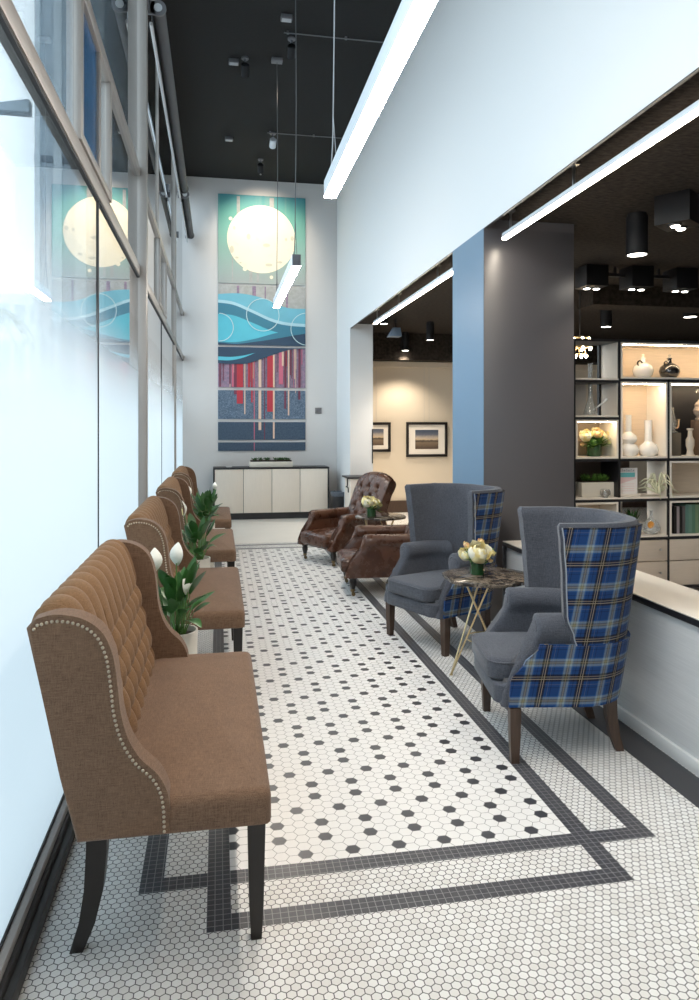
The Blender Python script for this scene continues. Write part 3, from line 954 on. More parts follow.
def bouquet(loc, label, cat, blooms, buds, vr, vh, leafn, seed, vasemat=None, scale=1.0):
    q = random.Random(seed)
    t = thing('flower_vase', label, cat, loc)
    bm = B(); lathe(bm, [(0, 0), (vr * .92, 0), (vr, .006), (vr, vh), (vr - .004, vh), (vr - .006, .012), (0, .012)], (0, 0, 0), 24)
    ob('vase', bm, vasemat or m_vase, t, 40)
    bm = B()
    for p, r, mt, sd in blooms + buds: tube(bm, [V(p[0] * .15, p[1] * .15, .02), V(p[0] * .5, p[1] * .5, vh * .8), V(p[0], p[1], p[2])], .0028, 5)
    ob('stems', bm, m_stem, t)
    for p, r, mt, sd in blooms:
        bm = B(); petal_bloom(bm, p, r, 30, sd); ob('bloom', bm, [mt, m_petalw if mt is m_petal else (m_petal if mt is not m_leaf2 else m_leaf)], t, 80, flip=False)
    for p, r, mt, sd in buds:
        bm = B(); petal_bloom(bm, p, r * 1.15, 16, sd); ob('bud', bm, [mt, m_petal], t, 80, flip=False)
    bm = B()
    for k in range(leafn):
        a = q.uniform(0, 2 * PI); L = q.uniform(.7, 1.0) * vr * 2.7
        leafblade(bm, (math.cos(a) * vr * .5, math.sin(a) * vr * .5, vh * .85), (math.cos(a) * L, math.sin(a) * L, vh + q.uniform(-.02, .11) * scale), .022 * scale, .02, 0)
    ob('foliage', bm, m_leaf2, t, 80, flip=False)
    return t

# ------------------------------------------------------------------ side tables
def side_table(loc, label, rz, H, outline):
    t = thing('side_table', label, 'side table', loc, rz, 'dark marble side tables')
    bm = B(); extrude(bm, [V(a, b, H - .018) for a, b in outline], (0, 0, .018), 0, .003, 2); ob('tabletop', bm, m_marble, t, 30)
    for k in range(3):
        a = 2 * PI * k / 3 + PI; foot = V(.21 * math.cos(a), .21 * math.sin(a), .004)
        bm = B()
        for da in (-1.5, 1.5):
            top = V(.165 * math.cos(a + da), .17 * math.sin(a + da), H - .018)
            tube(bm, [foot, top], .0055, 8)
        lathe(bm, [(0, -.004), (.010, -.004), (.010, .002), (0, .002)], tuple(foot), 12)
        ob('leg', bm, m_brass, t, 40)
    bm = B()
    rr = [V(.125 * math.cos(2 * PI * k / 24), .125 * math.sin(2 * PI * k / 24), .22) for k in range(25)]
    tube(bm, rr, .004, 6); ob('brace_ring', bm, m_brass, t)
    return t
ol = []
for k in range(26):
    a = 2 * PI * k / 26; ol.append((.262 * math.cos(a) * (1 + .05 * math.sin(3 * a + 1) + .03 * math.sin(7 * a)), .262 * math.sin(a) * (1 + .05 * math.sin(2 * a) + .03 * math.cos(5 * a))))
side_table((1.545, 3.985, 0), 'dark marble side table on thin brass legs between the two plaid wingback chairs', R(-14), .585, ol)
side_table((1.60, 7.02, 0), 'dark marble side table on thin brass legs between the leather armchairs', R(40), .565, ol)
bouquet((1.50, 4.03, .5855), 'small green vase of cream peonies on the table between the wingback chairs', 'flowers',
        [((-.005, -.035, .125), .075, m_petal, 3), ((-.06, .03, .11), .05, m_petalw, 4), ((.055, .03, .115), .05, m_petal, 5)],
        [((-.072, -.01, .175), .020, m_peach, 6), ((.035, .03, .185), .020, m_peach, 7), ((.085, -.02, .125), .020, m_petal, 8), ((.06, -.05, .085), .016, m_peach, 9)], .042, .075, 16, 21)
bouquet((1.50, 7.0, .5655), 'small vase of white blooms on the table between the leather armchairs', 'flowers',
        [((-.05, -.02, .135), .078, m_petalw, 13), ((.045, .0, .135), .045, m_petal, 14), ((.0, .04, .15), .045, m_petalw, 15)],
        [((.085, -.02, .11), .022, m_petal, 16), ((.02, -.05, .10), .02, m_petal, 17)], .048, .075, 30, 22)

# ------------------------------------------------------------------ peace lilies
def lily(loc, label, seed, rz, spathes, dense=48):
    q = random.Random(seed)
    t = thing('peace_lily', label, 'potted plant', loc, rz, 'peace lilies between the settees')
    bm = B(); lathe(bm, [(0, 0), (.084, 0), (.088, .006), (.101, .482), (.101, .490), (.093, .490), (.090, .455), (0, .455)], (0, 0, 0), 32); ob('planter', bm, m_ivory, t, 40)
    bm = B(); lathe(bm, [(0, .4555), (.0885, .4555), (.085, .466), (0, .470)], (0, 0, 0), 24); ob('soil', bm, m_soil, t)
    bm = B()
    for k in range(dense):
        a = q.uniform(0, 2 * PI); rr = q.uniform(.0, .045); lean = q.uniform(.06, .30); hh = q.uniform(.12, .40)
        lean = lean * (1.0 if hh < .27 else .5)
        base = V(rr * math.cos(a), rr * math.sin(a), .465)
        mid = V((rr + lean * .35) * math.cos(a), (rr + lean * .35) * math.sin(a), .465 + hh * .55)
        tip = V((rr + lean) * math.cos(a), (rr + lean) * math.sin(a), .465 + hh)
        tube(bm, [base, mid], [.0035, .0022], 5, 1)
        leafblade(bm, mid, tip, q.uniform(.022, .040), q.uniform(0, .09), 0, .3)
    ob('foliage', bm, [m_leaf, m_stem], t, 80, flip=False)
    for (x, y, z, yaw, sz) in spathes:
        bm = B(); base = V(x * .2, y * .2, .47); top = V(x, y, z)
        tube(bm, spline([base, V(x * .7, y * .7, (z + .47) / 2), top], 5), .0032, 6, 1)
        rows = []
        for i in range(9):
            u = i / 8; w = sz * .31 * math.sin(PI * (.05 + .93 * u)) ** .9; 
            ce = V(0, -.018 * math.sin(PI * u), u * sz)
            rows.append([ce + V(w * j / 2, -.4 * w * (1 - (j / 2) ** 2) + .01, 0) for j in range(-2, 3)])
        Mx = Matrix.Translation(top - V(0, 0, .012)) @ Matrix.Rotation(yaw, 4, 'Z') @ Matrix.Rotation(R(-6), 4, 'X')
        vs = [[bm.verts.new(Mx @ p) for p in r] for r in rows]
        for i in range(8):
            for j in range(4): face(bm, (vs[i][j], vs[i][j + 1], vs[i + 1][j + 1], vs[i + 1][j]), 0)
        pts = [Mx @ V(0, .012, .012), Mx @ V(0, .014, sz * .5)]
        tube(bm, pts, .005, 8, 2)
        ob('spathe', bm, [m_spathe, m_stem, m_petal], t, 80, flip=False)
    return t
lily((-.195, 3.50, 0), 'peace lily with three white blooms in an ivory planter behind the nearest settee', 3, 0, [(-.095, -.02, .785, R(10), .11), (.0, .03, .80, R(-20), .11), (.055, -.06, .68, R(40), .10)])
lily((-.155, 5.40, 0), 'peace lily in an ivory planter between the second and third settee', 11, R(40), [(-.03, .10, .80, R(50), .12)], 40)
lily((-.13, 7.32, 0), 'peace lily in an ivory planter between the third and last settee', 17, R(100), [(-.02, .16, .78, R(-90), .10), (-.06, -.09, .84, R(-100), .075)], 54)

# ------------------------------------------------------------------ sideboard and things near the back wall
t = thing('sideboard', 'white four-door sideboard with black frame under the wall art', 'sideboard', (.835, 11.585, 0))
W = .91
boxes('body', [((-W + .01, -.20, .10), (W - .01, .235, .79))], m_black, t)
boxes('frame', [((-W, -.235, .79), (W, .24, .815)), ((-W, -.235, .10), (-W + .022, .24, .79)), ((W - .022, -.235, .10), (W, .24, .79))], m_black, t, .002)
boxes('plinth', [((-W, -.20, 0), (W, .22, .10))], m_black, t)
dw = (2 * W - .044) / 4
for k in range(4):
    x = -W + .022 + dw * k
    boxes('door', [((x + .004, -.228, .105), (x + dw - .004, -.20, .787))], m_sbwhite, t, .002)
t = thing('planter_tray', 'long white tray of green succulents on top of the sideboard', 'planter', (.83, 11.53, .816))
boxes('tray', [((-.34, -.10, 0), (.34, .10, .085))], m_ivory, t, .006)
bm = B(); box(bm, (-.325, -.09, .085), (.325, .09, .105), 0, .004); ob('soil', bm, m_soil, t)
bm = B(); q = random.Random(5)
for k in range(26):
    c = V(q.uniform(-.29, .29), q.uniform(-.07, .07), .105); n = 9
    for i in range(n):
        a = 2 * PI * i / n + q.random(); L = q.uniform(.03, .06)
        leafblade(bm, c, c + V(math.cos(a) * L, math.sin(a) * L, q.uniform(.02, .05)), .010, 0, 0, .4, 4)
ob('succulents', bm, m_leaf, t, 80, flip=False)
bm = B(); lathe(bm, [(0, 0), (.045, 0), (.055, .012), (.052, .014), (.04, .006), (0, .006)], (0, 0, 0), 20)
tag(ob('dish', bm, m_whiteceramic, None, 40, (.17, 11.5, .8155)), 'tiny white dish at the left end of the sideboard', 'dish')
t = thing('thermostat_switch', 'small grey thermostat on the wall right of the art', 'thermostat', (1.637, 11.85, 1.72))
boxes('plate', [((-.055, -.018, -.05), (.055, -.001, .05))], M('thermostat_grey', (.20, .19, .19), .4), t, .004)
boxes('display', [((-.035, -.021, -.02), (.035, -.018, .03))], m_grey, t, .001)
# low cabinet against the pilaster
t = thing('cabinet', 'low white cabinet with black top against the white pilaster', 'cabinet', (2.06, 10.38, 0))
boxes('body', [((-.19, -.20, 0), (.22, .235, .705))], m_sbwhite, t, .003)
boxes('top', [((-.235, -.225, .705), (.24, .24, .73))], m_black, t, .003)
bm = B(); tube(bm, spline([V(-.215, -.10, .70), V(-.215, -.10, .60), V(-.235, -.10, .585), V(-.205, -.10, .57), V(-.2, -.10, .50)], 5), .009, 8); ob('bracket', bm, m_blackmetal, t)
t = thing('waste_bin', 'black bin with a dark liner on the floor between sideboard and pilaster', 'bin', (1.885, 11.25, 0))
bm = B(); lathe(bm, [(0, 0), (.10, 0), (.125, .40), (.13, .41), (.12, .41), (.10, .02), (0, .02)], (0, 0, 0), 24); ob('body', bm, m_black, t, 40)
bm = B()
loft(bm, [[V((r + .006 * math.sin(7 * k)) * math.cos(2 * PI * k / 28), (r + .006 * math.cos(5 * k)) * math.sin(2 * PI * k / 28), z + .006 * math.sin(3 * k)) for k in range(28)] for r, z in ((.134, .36), (.140, .425), (.124, .43), (.06, .33))], 0, (False, False)); ob('liner', bm, M('liner', (.10, .12, .15), .3), t, 60)

# ------------------------------------------------------------------ art panels (six canvases)
def artmat(name, col, var=.08, rough=.6): return M(name, col, rough, var=var, vs=5)
a_teal = None
def tealgrad():
    m, nt, out = newmat('art_teal_sky'); p = principled(nt, out)
    tc = nt.nodes.new('ShaderNodeTexCoord'); sx = nt.nodes.new('ShaderNodeSeparateXYZ'); nt.links.new(tc.outputs['Object'], sx.inputs[0])
    cr = nt.nodes.new('ShaderNodeValToRGB'); e = cr.color_ramp.elements
    e[0].position = 0; e[0].color = (.36, .40, .40, 1); e[1].position = 1; e[1].color = (.07, .29, .33, 1)
    k = e.new(.22); k.color = (.32, .45, .42, 1); k = e.new(.55); k.color = (.20, .45, .38, 1); k = e.new(.8); k.color = (.14, .42, .36, 1)
    z = ((X(nt, sx.outputs[2]) - 3.78) / 1.44).clamp()
    nt.links.new(z.s, cr.inputs[0])
    st = noise(nt, objcoord(nt, (1, 1, .01)), 9, 1)
    c = mixcol(nt, (((st - .55) * 4.0).clamp() * .35), cr.outputs[0], (.42, .50, .42))
    nt.links.new(c, p.inputs['Base Color']); p.inputs['Roughness'].default_value = .6
    return m
def moonmat():
    m, nt, out = newmat('art_moon'); p = principled(nt, out)
    n = noise(nt, objcoord(nt, (1, 1, 1.2)), 5.5, 3); n2 = noise(nt, objcoord(nt), 2, 2)
    c = mixcol(nt, ((n - .60) * 6.0).clamp() * .5, (.93, .85, .66), (.62, .62, .48))
    c = mixcol(nt, ((n2 - .45) * 2.0).clamp() * .4, c, (.90, .80, .52))
    nt.links.new(c, p.inputs['Base Color']); p.inputs['Roughness'].default_value = .55
    return m
def speckle(name, a, b, sc=60):
    m, nt, out = newmat(name); p = principled(nt, out)
    n = noise(nt, objcoord(nt), sc, 4, .7)
    nt.links.new(mixcol(nt, ((n - .5) * 4 + .5).clamp(), a, b), p.inputs['Base Color']); p.inputs['Roughness'].default_value = .6
    return m
a_teal = tealgrad(); a_moon = moonmat()
a_mist = speckle('art_mist', (.36, .37, .36), (.44, .45, .45), 12)
a_cyan = artmat('art_cyan', (.10, .52, .66)); a_sky = artmat('art_sky', (.16, .47, .60)); a_pale = artmat('art_pale', (.42, .66, .76)); a_blue = artmat('art_blue', (.045, .21, .31)); a_navy = artmat('art_navy', (.026, .062, .115))
a_mauve = speckle('art_mauve', (.20, .17, .25), (.34, .22, .32), 25)
a_slate = speckle('art_slate', (.045, .085, .145), (.16, .22, .30), 55)
a_deep = speckle('art_deep', (.030, .060, .105), (.060, .10, .155), 40)
a_red = artmat('art_red', (.46, .035, .055)); a_pink = artmat('art_pink', (.58, .14, .22)); a_cream = artmat('art_cream', (.72, .52, .40)); a_maroon = artmat('art_maroon', (.17, .035, .07)); a_line = artmat('art_line', (.55, .72, .75)); a_crater = artmat('art_crater', (.66, .62, .49))
ARTM = [a_teal, a_moon, a_mist, a_cyan, a_sky, a_pale, a_blue, a_navy, a_mauve, a_slate, a_deep, a_red, a_pink, a_cream, a_maroon, a_line, m_grey, a_crater]
AX0, AX1, AY = 0.0, 1.42, 11.826
def canvas(name, label, z0, z1, base, draw):
    bm = B(); box(bm, (AX0, AY, z0), (AX1, AY + .022, z1), base)
    lay = [0]
    def poly(pts, mi):
        lay[0] += 1; y = AY - .0004 * lay[0]
        vs = [bm.verts.new((x, y, z)) for x, z in pts]
        f = face(bm, vs, mi)
        if f and f.normal.y > 0: f.normal_flip()
        bm.normal_update()
    draw(poly)
    o = ob(name, bm, ARTM, None, 0, flip=False)
    return tag(o, label, 'artwork', 'stacked canvases of the tall wall art')
def circ(cx, cz, r, n=64): return [(cx + r * math.cos(2 * PI * k / n), cz + r * math.sin(2 * PI * k / n)) for k in range(n)]
def bandp(f, g, x0=AX0, x1=AX1, n=40):
    xs = [x0 + (x1 - x0) * k / n for k in range(n + 1)]
    return [(x, f(x)) for x in xs] + [(x, g(x)) for x in reversed(xs)]
def ringq(poly, cx, cz, r, w, mi, zlo, zhi, n=60):
    for k in range(n):
        a, b = 2 * PI * k / n, 2 * PI * (k + 1) / n
        P = [(cx + q * math.cos(g), cz + q * math.sin(g)) for q, g in ((r, a), (r, b), (r - w, b), (r - w, a))]
        if all(AX0 < x < AX1 and zlo < z < zhi for x, z in P): poly(P, mi)
def interp(tab):
    P = spline([(a, 0, b) for a, b in tab], 8)
    def f(x):
        for a, b in zip(P, P[1:]):
            if x <= b.x: return a.z + (b.z - a.z) * (x - a.x) / max(b.x - a.x, 1e-9)
        return P[-1].z
    return f
def d1(poly):
    for x, w, z0 in ((.30, .05, 4.2), (.83, .07, 4.9), (.22, .02, 3.81), (.50, .05, 3.81), (.62, .04, 3.81)): poly([(x, z0), (x + w, z0), (x + w, 5.20 if z0 > 3.9 else 4.2), (x, 5.20 if z0 > 3.9 else 4.2)], 2)
    poly(circ(.70, 4.515, .555, 80), 1)
    for x, z, r in ((.20, 4.83, .03), (.43, 4.02, .035), (.86, 3.90, .03)): poly(circ(x, z, r, 10), 1)
    for x, z, rx, rz in ((.22, 4.33, .035, .06), (.30, 4.20, .03, .018), (.49, 4.55, .03, .05), (.78, 4.42, .06, .03), (1.10, 4.53, .02, .03), (.82, 4.10, .06, .025), (1.0, 4.15, .04, .02), (.36, 4.12, .02, .012), (1.20, 4.55, .03, .04), (.26, 4.68, .02, .03)):
        poly([(x + rx * math.cos(2 * PI * k / 12), z + rz * math.sin(2 * PI * k / 12)) for k in range(12)], 17)
w_top = interp([(0, 3.60), (.35, 3.62), (.7, 3.56), (1.0, 3.44), (1.2, 3.40), (1.42, 3.40)])
w_b0 = interp([(0, 3.46), (.25, 3.43), (.55, 3.31), (.85, 3.18), (1.1, 3.12), (1.42, 3.10)])
w_b1 = interp([(0, 3.28), (.25, 3.26), (.55, 3.15), (.85, 3.03), (1.1, 2.98), (1.42, 2.985)])
w_c0 = interp([(0, 2.83), (.3, 2.83), (.6, 2.89), (.9, 2.98), (1.2, 3.04), (1.42, 3.06)])
w_c1 = interp([(0, 2.815), (.3, 2.80), (.6, 2.84), (.9, 2.89), (1.2, 2.95), (1.42, 2.99)])
Z2 = (2.78, 3.755)
def d2(poly):
    for x, w in ((.30, .04), (.55, .06), (.75, .02), (1.1, .03)): poly([(x, 3.4), (x + w, 3.4), (x + w, 3.745), (x, 3.745)], 8)
    poly(bandp(w_top, lambda x: Z2[0] + .003), 4)
    poly(bandp(lambda x: w_b0(x) + .05, w_b0), 5)
    poly(bandp(w_b0, w_b1), 6)
    poly(bandp(w_b1, lambda x: Z2[0] + .003), 3)
    poly(bandp(lambda x: w_b1(x), lambda x: w_b1(x) - .06), 4) if False else None
    poly(bandp(w_c0, lambda x: Z2[0] + .002), 6)
    poly(bandp(w_c1, lambda x: Z2[0] + .002), 7)
    ringq(poly, .72, 3.28, .27, .012, 15, Z2[0], Z2[1]); ringq(poly, .02, 3.06, .23, .012, 15, Z2[0], Z2[1]); ringq(poly, 1.44, 3.06, .27, .012, 15, Z2[0], Z2[1])
w_d0 = interp([(0, 2.48), (.3, 2.47), (.5, 2.49), (.75, 2.58), (1.0, 2.67), (1.2, 2.725), (1.42, 2.735)])
STR = [(.02, .025, 14, 2.10), (.08, .012, 14, 2.20), (.18, .02, 14, 2.15), (.22, .03, 12, 2.10), (.25, .025, 13, 2.33), (.255, .05, 14, 1.98), (.30, .10, 11, 1.83), (.42, .018, 13, 1.66), (.48, .03, 11, 2.1), (.53, .025, 11, 1.85), (.58, .01, 8, 1.2), (.65, .045, 13, 1.40), (.74, .015, 14, 1.22), (.79, .11, 11, 1.70), (.885, .028, 13, 1.26), (.98, .07, 12, 2.15), (1.03, .03, 13, 2.45), (1.07, .03, 14, 1.75), (1.13, .022, 13, 1.64), (1.16, .02, 14, 2.3), (1.30, .035, 14, 1.90), (.575, .014, 12, 1.05)]
_q = random.Random(2)
STR = [(_q.uniform(.01, 1.38), _q.uniform(.006, .014), _q.choice((8, 12, 14, 11, 9, 13)), _q.uniform(1.95, 2.5)) for _ in range(34)] + STR
def stripes(z0, z1, top=None):
    def f(poly):
        for x, w, mi, zb in STR:
            zt = min(z1, top(x + w / 2)) if top else z1
            zl = max(zb, z0)
            if zl < zt - .01: poly([(x, zl), (x + w, zl), (x + w, zt), (x, zt)], mi)
    return f
def d3(poly):
    stripes(2.095, 2.748, w_d0)(poly)
    poly(bandp(lambda x: 2.746, w_d0), 7)
    poly(bandp(interp([(0, 2.59), (.2, 2.585), (.4, 2.61), (.6, 2.66)]), interp([(0, 2.53), (.2, 2.53), (.4, 2.575), (.6, 2.66)]), 0, .6), 3)
canvas('art_canvas', 'topmost canvas of the tall wall art, with a big cream moon on teal', 3.785, 5.225, 0, d1)
canvas('art_canvas', 'canvas of turquoise waves below the moon canvas', Z2[0], Z2[1], 2, d2)
canvas('art_canvas', 'canvas of red and mauve drips with a dark wave at its top', 2.095, 2.748, 8, d3)
canvas('art_canvas', 'speckled slate canvas with red and cream drips ending in it', 1.579, 2.047, 9, stripes(1.579, 2.047))
canvas('art_canvas', 'narrow dark blue canvas, second from the bottom of the wall art', 1.24, 1.531, 10, stripes(1.24, 1.531))
canvas('art_canvas', 'narrowest dark canvas at the bottom of the wall art, above the sideboard', 1.063, 1.20, 10, stripes(1.063, 1.20))

# ------------------------------------------------------------------ pendant and strip lights
def pendant(y0, y1, label, cables):
    yc = (y0 + y1) / 2; h = (y1 - y0) / 2
    t = thing('pendant_light', label, 'pendant light', (.635, yc, 2.768), 0, 'long bar pendant lights')
    bm = B(); box(bm, (-.035, -h, .010), (.035, h, .10), 0, .002); ob('housing', bm, m_bodyw, t)
    for s in (-1, 1): boxes('end_cap', [((-.035, min(s * h, s * (h + .004)), .006), (.035, max(s * h, s * (h + .004)), .10))], m_bodyw if y1 < 5 else m_grey, t)  # second pendant's end caps are grey: shade put into the colour
    bm = B(); box(bm, (-.033, -h + .001, 0), (.033, h - .001, .012)); ob('diffuser', bm, m_led, t, 0)
    for yy in cables:
        l = yy - yc
        bm = B(); tube(bm, spline([V(0, l + .12, .10), V(0, l + .03, .26), V(0, l, .50), V(.008, l, 1.4), V(0, l, ZC - 2.768 - .02)], 5), .0035, 6); tube(bm, [V(0, l - .12, .10), V(0, l, .42)], .002, 5)
        ob('cable', bm, m_cable if y1 < 5 else m_darkcable, t)
        boxes('canopy', [((-.06, l - .045, ZC - 2.768 - .035), (.06, l + .045, ZC - 2.768))], m_grey, t, .004)
pendant(.9, 4.10, 'long lit bar pendant nearest the camera, by the upper white wall', (3.98, 1.0))
pendant(5.90, 7.98, 'lit bar pendant hanging in front of the tall wall art', (7.90, 6.0))

def striplight(y0, y1, label, br):
    t = thing('strip_light', label, 'strip light', (2.06, (y0 + y1) / 2, 2.82), 0, 'linear lights under the store ceiling')
    h = (y1 - y0) / 2
    bm = B(); box(bm, (-.018, -h, .012), (.018, h, .045), 0, .002); ob('housing', bm, m_bodyw, t)
    bm = B(); box(bm, (-.017, -h + .001, 0), (.017, h - .001, .0125)); ob('diffuser', bm, m_ledstore, t, 0)
    for yy in br:
        l = yy - (y0 + y1) / 2
        bm = B(); box(bm, (-.007, l - .006, .045), (.007, l + .006, .18 - .012)); box(bm, (-.025, l - .03, .168), (.025, l + .03, .18)); ob('bracket', bm, m_chrome, t, 0)
striplight(-1.2, 4.98, 'linear light under the store ceiling in front of the charcoal column', (4.86, 3.93, 2.0))
striplight(6.0, 9.4, 'linear light under the store ceiling beyond the charcoal column', (9.25, 8.1, 6.6))

# ------------------------------------------------------------------ small ceiling fittings in the hall
def junction(loc, label):
    t = thing('ceiling_junction_box', label, 'ceiling box', (loc[0], loc[1], ZC - .045), 0, 'grey boxes on the black ceiling')
    boxes('box', [((-.055, -.04, 0), (.055, .04, .044))], m_grey, t, .004)
    boxes('cover', [((-.045, -.03, -.004), (.045, .03, 0))], m_cable, t, .001)
junction((.66, 7.05), 'grey ceiling box nearest the camera on the black ceiling')
junction((.17, 8.0), 'grey ceiling box nearest the roller blind')
junction((.15, 10.15), 'grey ceiling box farthest left near the back wall')
def spot(loc, label, aim, power, col=(1, .86, .68), size=55, white=False, r=.045):
    t = thing('track_spotlight', label, 'spotlight', loc, 0, 'spotlights on the hall ceiling')
    bm = B(); lathe(bm, [(0, -.10), (.012, -.10), (.012, -.02), (.04, -.018), (.04, -.001), (0, -.001)], (0, 0, 0), 16); ob('mount', bm, m_grey, t, 40)
    d = (Vector(aim) - Vector(loc) - V(0, 0, -.14)).normalized()
    Mx = Matrix.Translation((0, 0, -.14)) @ d.to_track_quat('Z', 'Y').to_matrix().to_4x4()
    bm = B(); lathe(bm, [(0, -.07), (r * .8, -.07), (r, -.06), (r, .06), (r * .86, .06), (r * .8, .045), (0, .045)], (0, 0, 0), 20, 0, Mx); hd = ob('head', bm, m_bodyw if white else m_blackmetal, t, 40)
    bm = B(); lathe(bm, [(0, .046), (r * .78, .046), (r * .78, .052), (0, .052)], (0, 0, 0), 20, 0, Mx); ob('lens', bm, m_lamp, hd, 40)
    if power:
        L = bpy.data.lights.new('lamp', 'SPOT'); L.energy = power; L.color = col; L.spot_size = R(size); L.spot_blend = .8; L.shadow_soft_size = .04
        lo = bpy.data.objects.new('lamp', L); COL.objects.link(lo); lo.parent = t
        lo.location = Vector((0, 0, -.14)) + d * .075; lo.rotation_euler = d.to_track_quat('-Z', 'Y').to_euler()
spot((.29, 7.93, ZC), 'small round spotlight on the black ceiling beside the roller blind', (.5, 11.8, 2.0), 110, size=30)
spot((.74, 9.90, ZC), 'white spotlight on the black ceiling in front of the art', (.70, 11.8, 4.3), 70, size=60, white=True)
spot((.63, 10.9, ZC), 'black spotlight close to the back wall above the moon', (.70, 11.8, 4.6), 40, size=95)
spot((.75, 7.45, ZC), 'spotlight hanging below the nearest ceiling box', (.9, 11.8, 3.0), 110, size=36)
for y, nm in ((7.32, 'nearer grey cable run crossing the black ceiling'), (9.85, 'farther grey cable run crossing the black ceiling')):
    bm = B(); tube(bm, [(.66, y, ZC - .02), (1.2, y, ZC - .022), (1.94, y, ZC - .02)], .006, 6)
    for x in (.7, 1.3, 1.9): box(bm, (x - .012, y - .01, ZC - .03), (x + .012, y + .01, ZC))
    tag(ob('ceiling_cable', bm, m_grey, None, 40), nm, 'cable')
t = thing('smoke_detector', 'small sprinkler head on the ceiling just above the moon canvas', 'sprinkler', (.66, 11.4, ZC))
bm = B(); lathe(bm, [(0, -.06), (.016, -.06), (.014, -.052), (.006, -.048), (.006, -.01), (.022, -.008), (.022, -.001), (0, -.001)], (0, 0, 0), 14); ob('head', bm, m_chrome, t, 40)
t.name = 'ceiling_sprinkler'

# ------------------------------------------------------------------ store ceiling lights
def downlight(loc, r, h, label, power=22):
    t = thing('downlight', label, 'ceiling light', loc, 0, 'black cylinder downlights in the store')
    bm = B(); lathe(bm, [(0, -.001), (r * .9, -.001), (r * .9, -.02), (r, -.022), (r, -h), (r * .9, -h), (r * .88, -h + .02), (0, -h + .02)], (0, 0, 0), 32); ob('housing', bm, m_blackmetal, t, 40)
    bm = B(); lathe(bm, [(0, -h + .004), (r * .86, -h + .004), (r * .86, -h + .016), (0, -h + .016)], (0, 0, 0), 28); ob('diffuser', bm, m_lamp, t, 40)
    L = bpy.data.lights.new('lamp', 'SPOT'); L.energy = power; L.color = (1, .88, .72); L.spot_size = R(110); L.spot_blend = .7; L.shadow_soft_size = .06
    lo = bpy.data.objects.new('lamp', L); COL.objects.link(lo); lo.parent = t; lo.location = (0, 0, -h - .01)
downlight((3.0, 4.78, ZS), .0765, .30, 'large black cylinder downlight right of the charcoal column', 30)
downlight((4.93, 8.55, ZS), .072, .26, 'black cylinder downlight deep in the store, above the shelf top', 30)
downlight((5.67, 7.9, ZS), .085, .21, 'black cylinder downlight at the right edge of the photo', 20)
downlight((3.08, 10.24, ZS), .060, .27, 'black cylinder downlight above the larger framed picture', 220)
downlight((3.02, 11.45, ZS), .066, .30, 'farthest black cylinder downlight, close to the cream wall', 110)
downlight((2.30, 9.9, ZS), .06, .10, 'short round downlight beside the top of the white pilaster', 20)
def twin(loc, label, rz=0):
    t = thing('twin_spotlight', label, 'spotlight', loc, rz, 'square twin spotlights in the store')
    boxes('housing', [((-.115, -.115, -.20), (.115, .115, -.001))], m_blackmetal, t, .004)
    for s in (-1, 1):
        bm = B(); lathe(bm, [(0, -.212), (.040, -.212), (.043, -.2), (0, -.2)], (s * .05, 0, 0), 18); l = ob('bezel', bm, m_black, t, 40)
        bm = B(); lathe(bm, [(0, -.218), (.026, -.217), (.03, -.212), (0, -.212)], (s * .05, 0, 0), 18); ob('lamp_face', bm, m_lamp, l, 40)
    L = bpy.data.lights.new('lamp', 'SPOT'); L.energy = 22; L.color = (1, .86, .68); L.spot_size = R(100); L.spot_blend = .7; L.shadow_soft_size = .05
    lo = bpy.data.objects.new('lamp', L); COL.objects.link(lo); lo.parent = t; lo.location = (0, 0, -.225)
twin((3.04, 4.36, ZS), 'square twin spotlight nearest the camera, at the top right', R(35))
twin((3.56, 6.44, ZS), 'square twin spotlight just right of the charcoal column')
twin((4.01, 6.40, ZS), 'middle of the row of three square twin spotlights over the shelves')
twin((4.49, 6.41, ZS), 'rightmost of the row of three square twin spotlights over the shelves')
bm = B(); box(bm, (3.68, 6.40, ZS - .09), (3.893, 6.43, ZS - .06)); box(bm, (4.127, 6.39, ZS - .09), (4.373, 6.42, ZS - .06)); box(bm, (3.78, 6.40, ZS - .06), (3.80, 6.43, ZS)); box(bm, (4.24, 6.39, ZS - .06), (4.26, 6.42, ZS))
tag(ob('lighting_track', bm, m_black, None, 0), 'black track linking the row of twin spotlights', 'track')
t = thing('projector_spotlight', 'angular blue-grey spotlight hanging beyond the white pilaster', 'spotlight', (2.52, 10.1, ZS))
bm = B(); box(bm, (-.012, -.012, -.12), (.012, .012, -.001)); ob('arm', bm, m_black, t, 0)
bm = B(); loft(bm, [[V(a * w + o, b * w, z) for a, b in ((-1, -1), (1, -1), (1, 1), (-1, 1))] for w, z, o in ((.09, -.25, -.02), (.05, -.12, .01))]); ob('head', bm, M('blue_grey_lamp', (.14, .20, .28), .4), t, 0)
t = thing('dome_spotlight', 'black dome spotlight cluster high on the far store wall', 'spotlight', (4.0, 11.3, ZS))
bm = B(); lathe(bm, [(0, -.30), (.17, -.30), (.20, -.27), (.19, -.18), (.10, -.06), (.03, -.03), (.03, -.001), (0, -.001)], (0, 0, 0), 28); ob('dome', bm, m_black, t, 40)
for x in (-.10, 0, .10):
    bm = B(); lathe(bm, [(0, -.309), (.028, -.309), (.03, -.3), (0, -.3)], (x, -.06, 0), 14); ob('lamp_face', bm, m_lamp, t, 40)
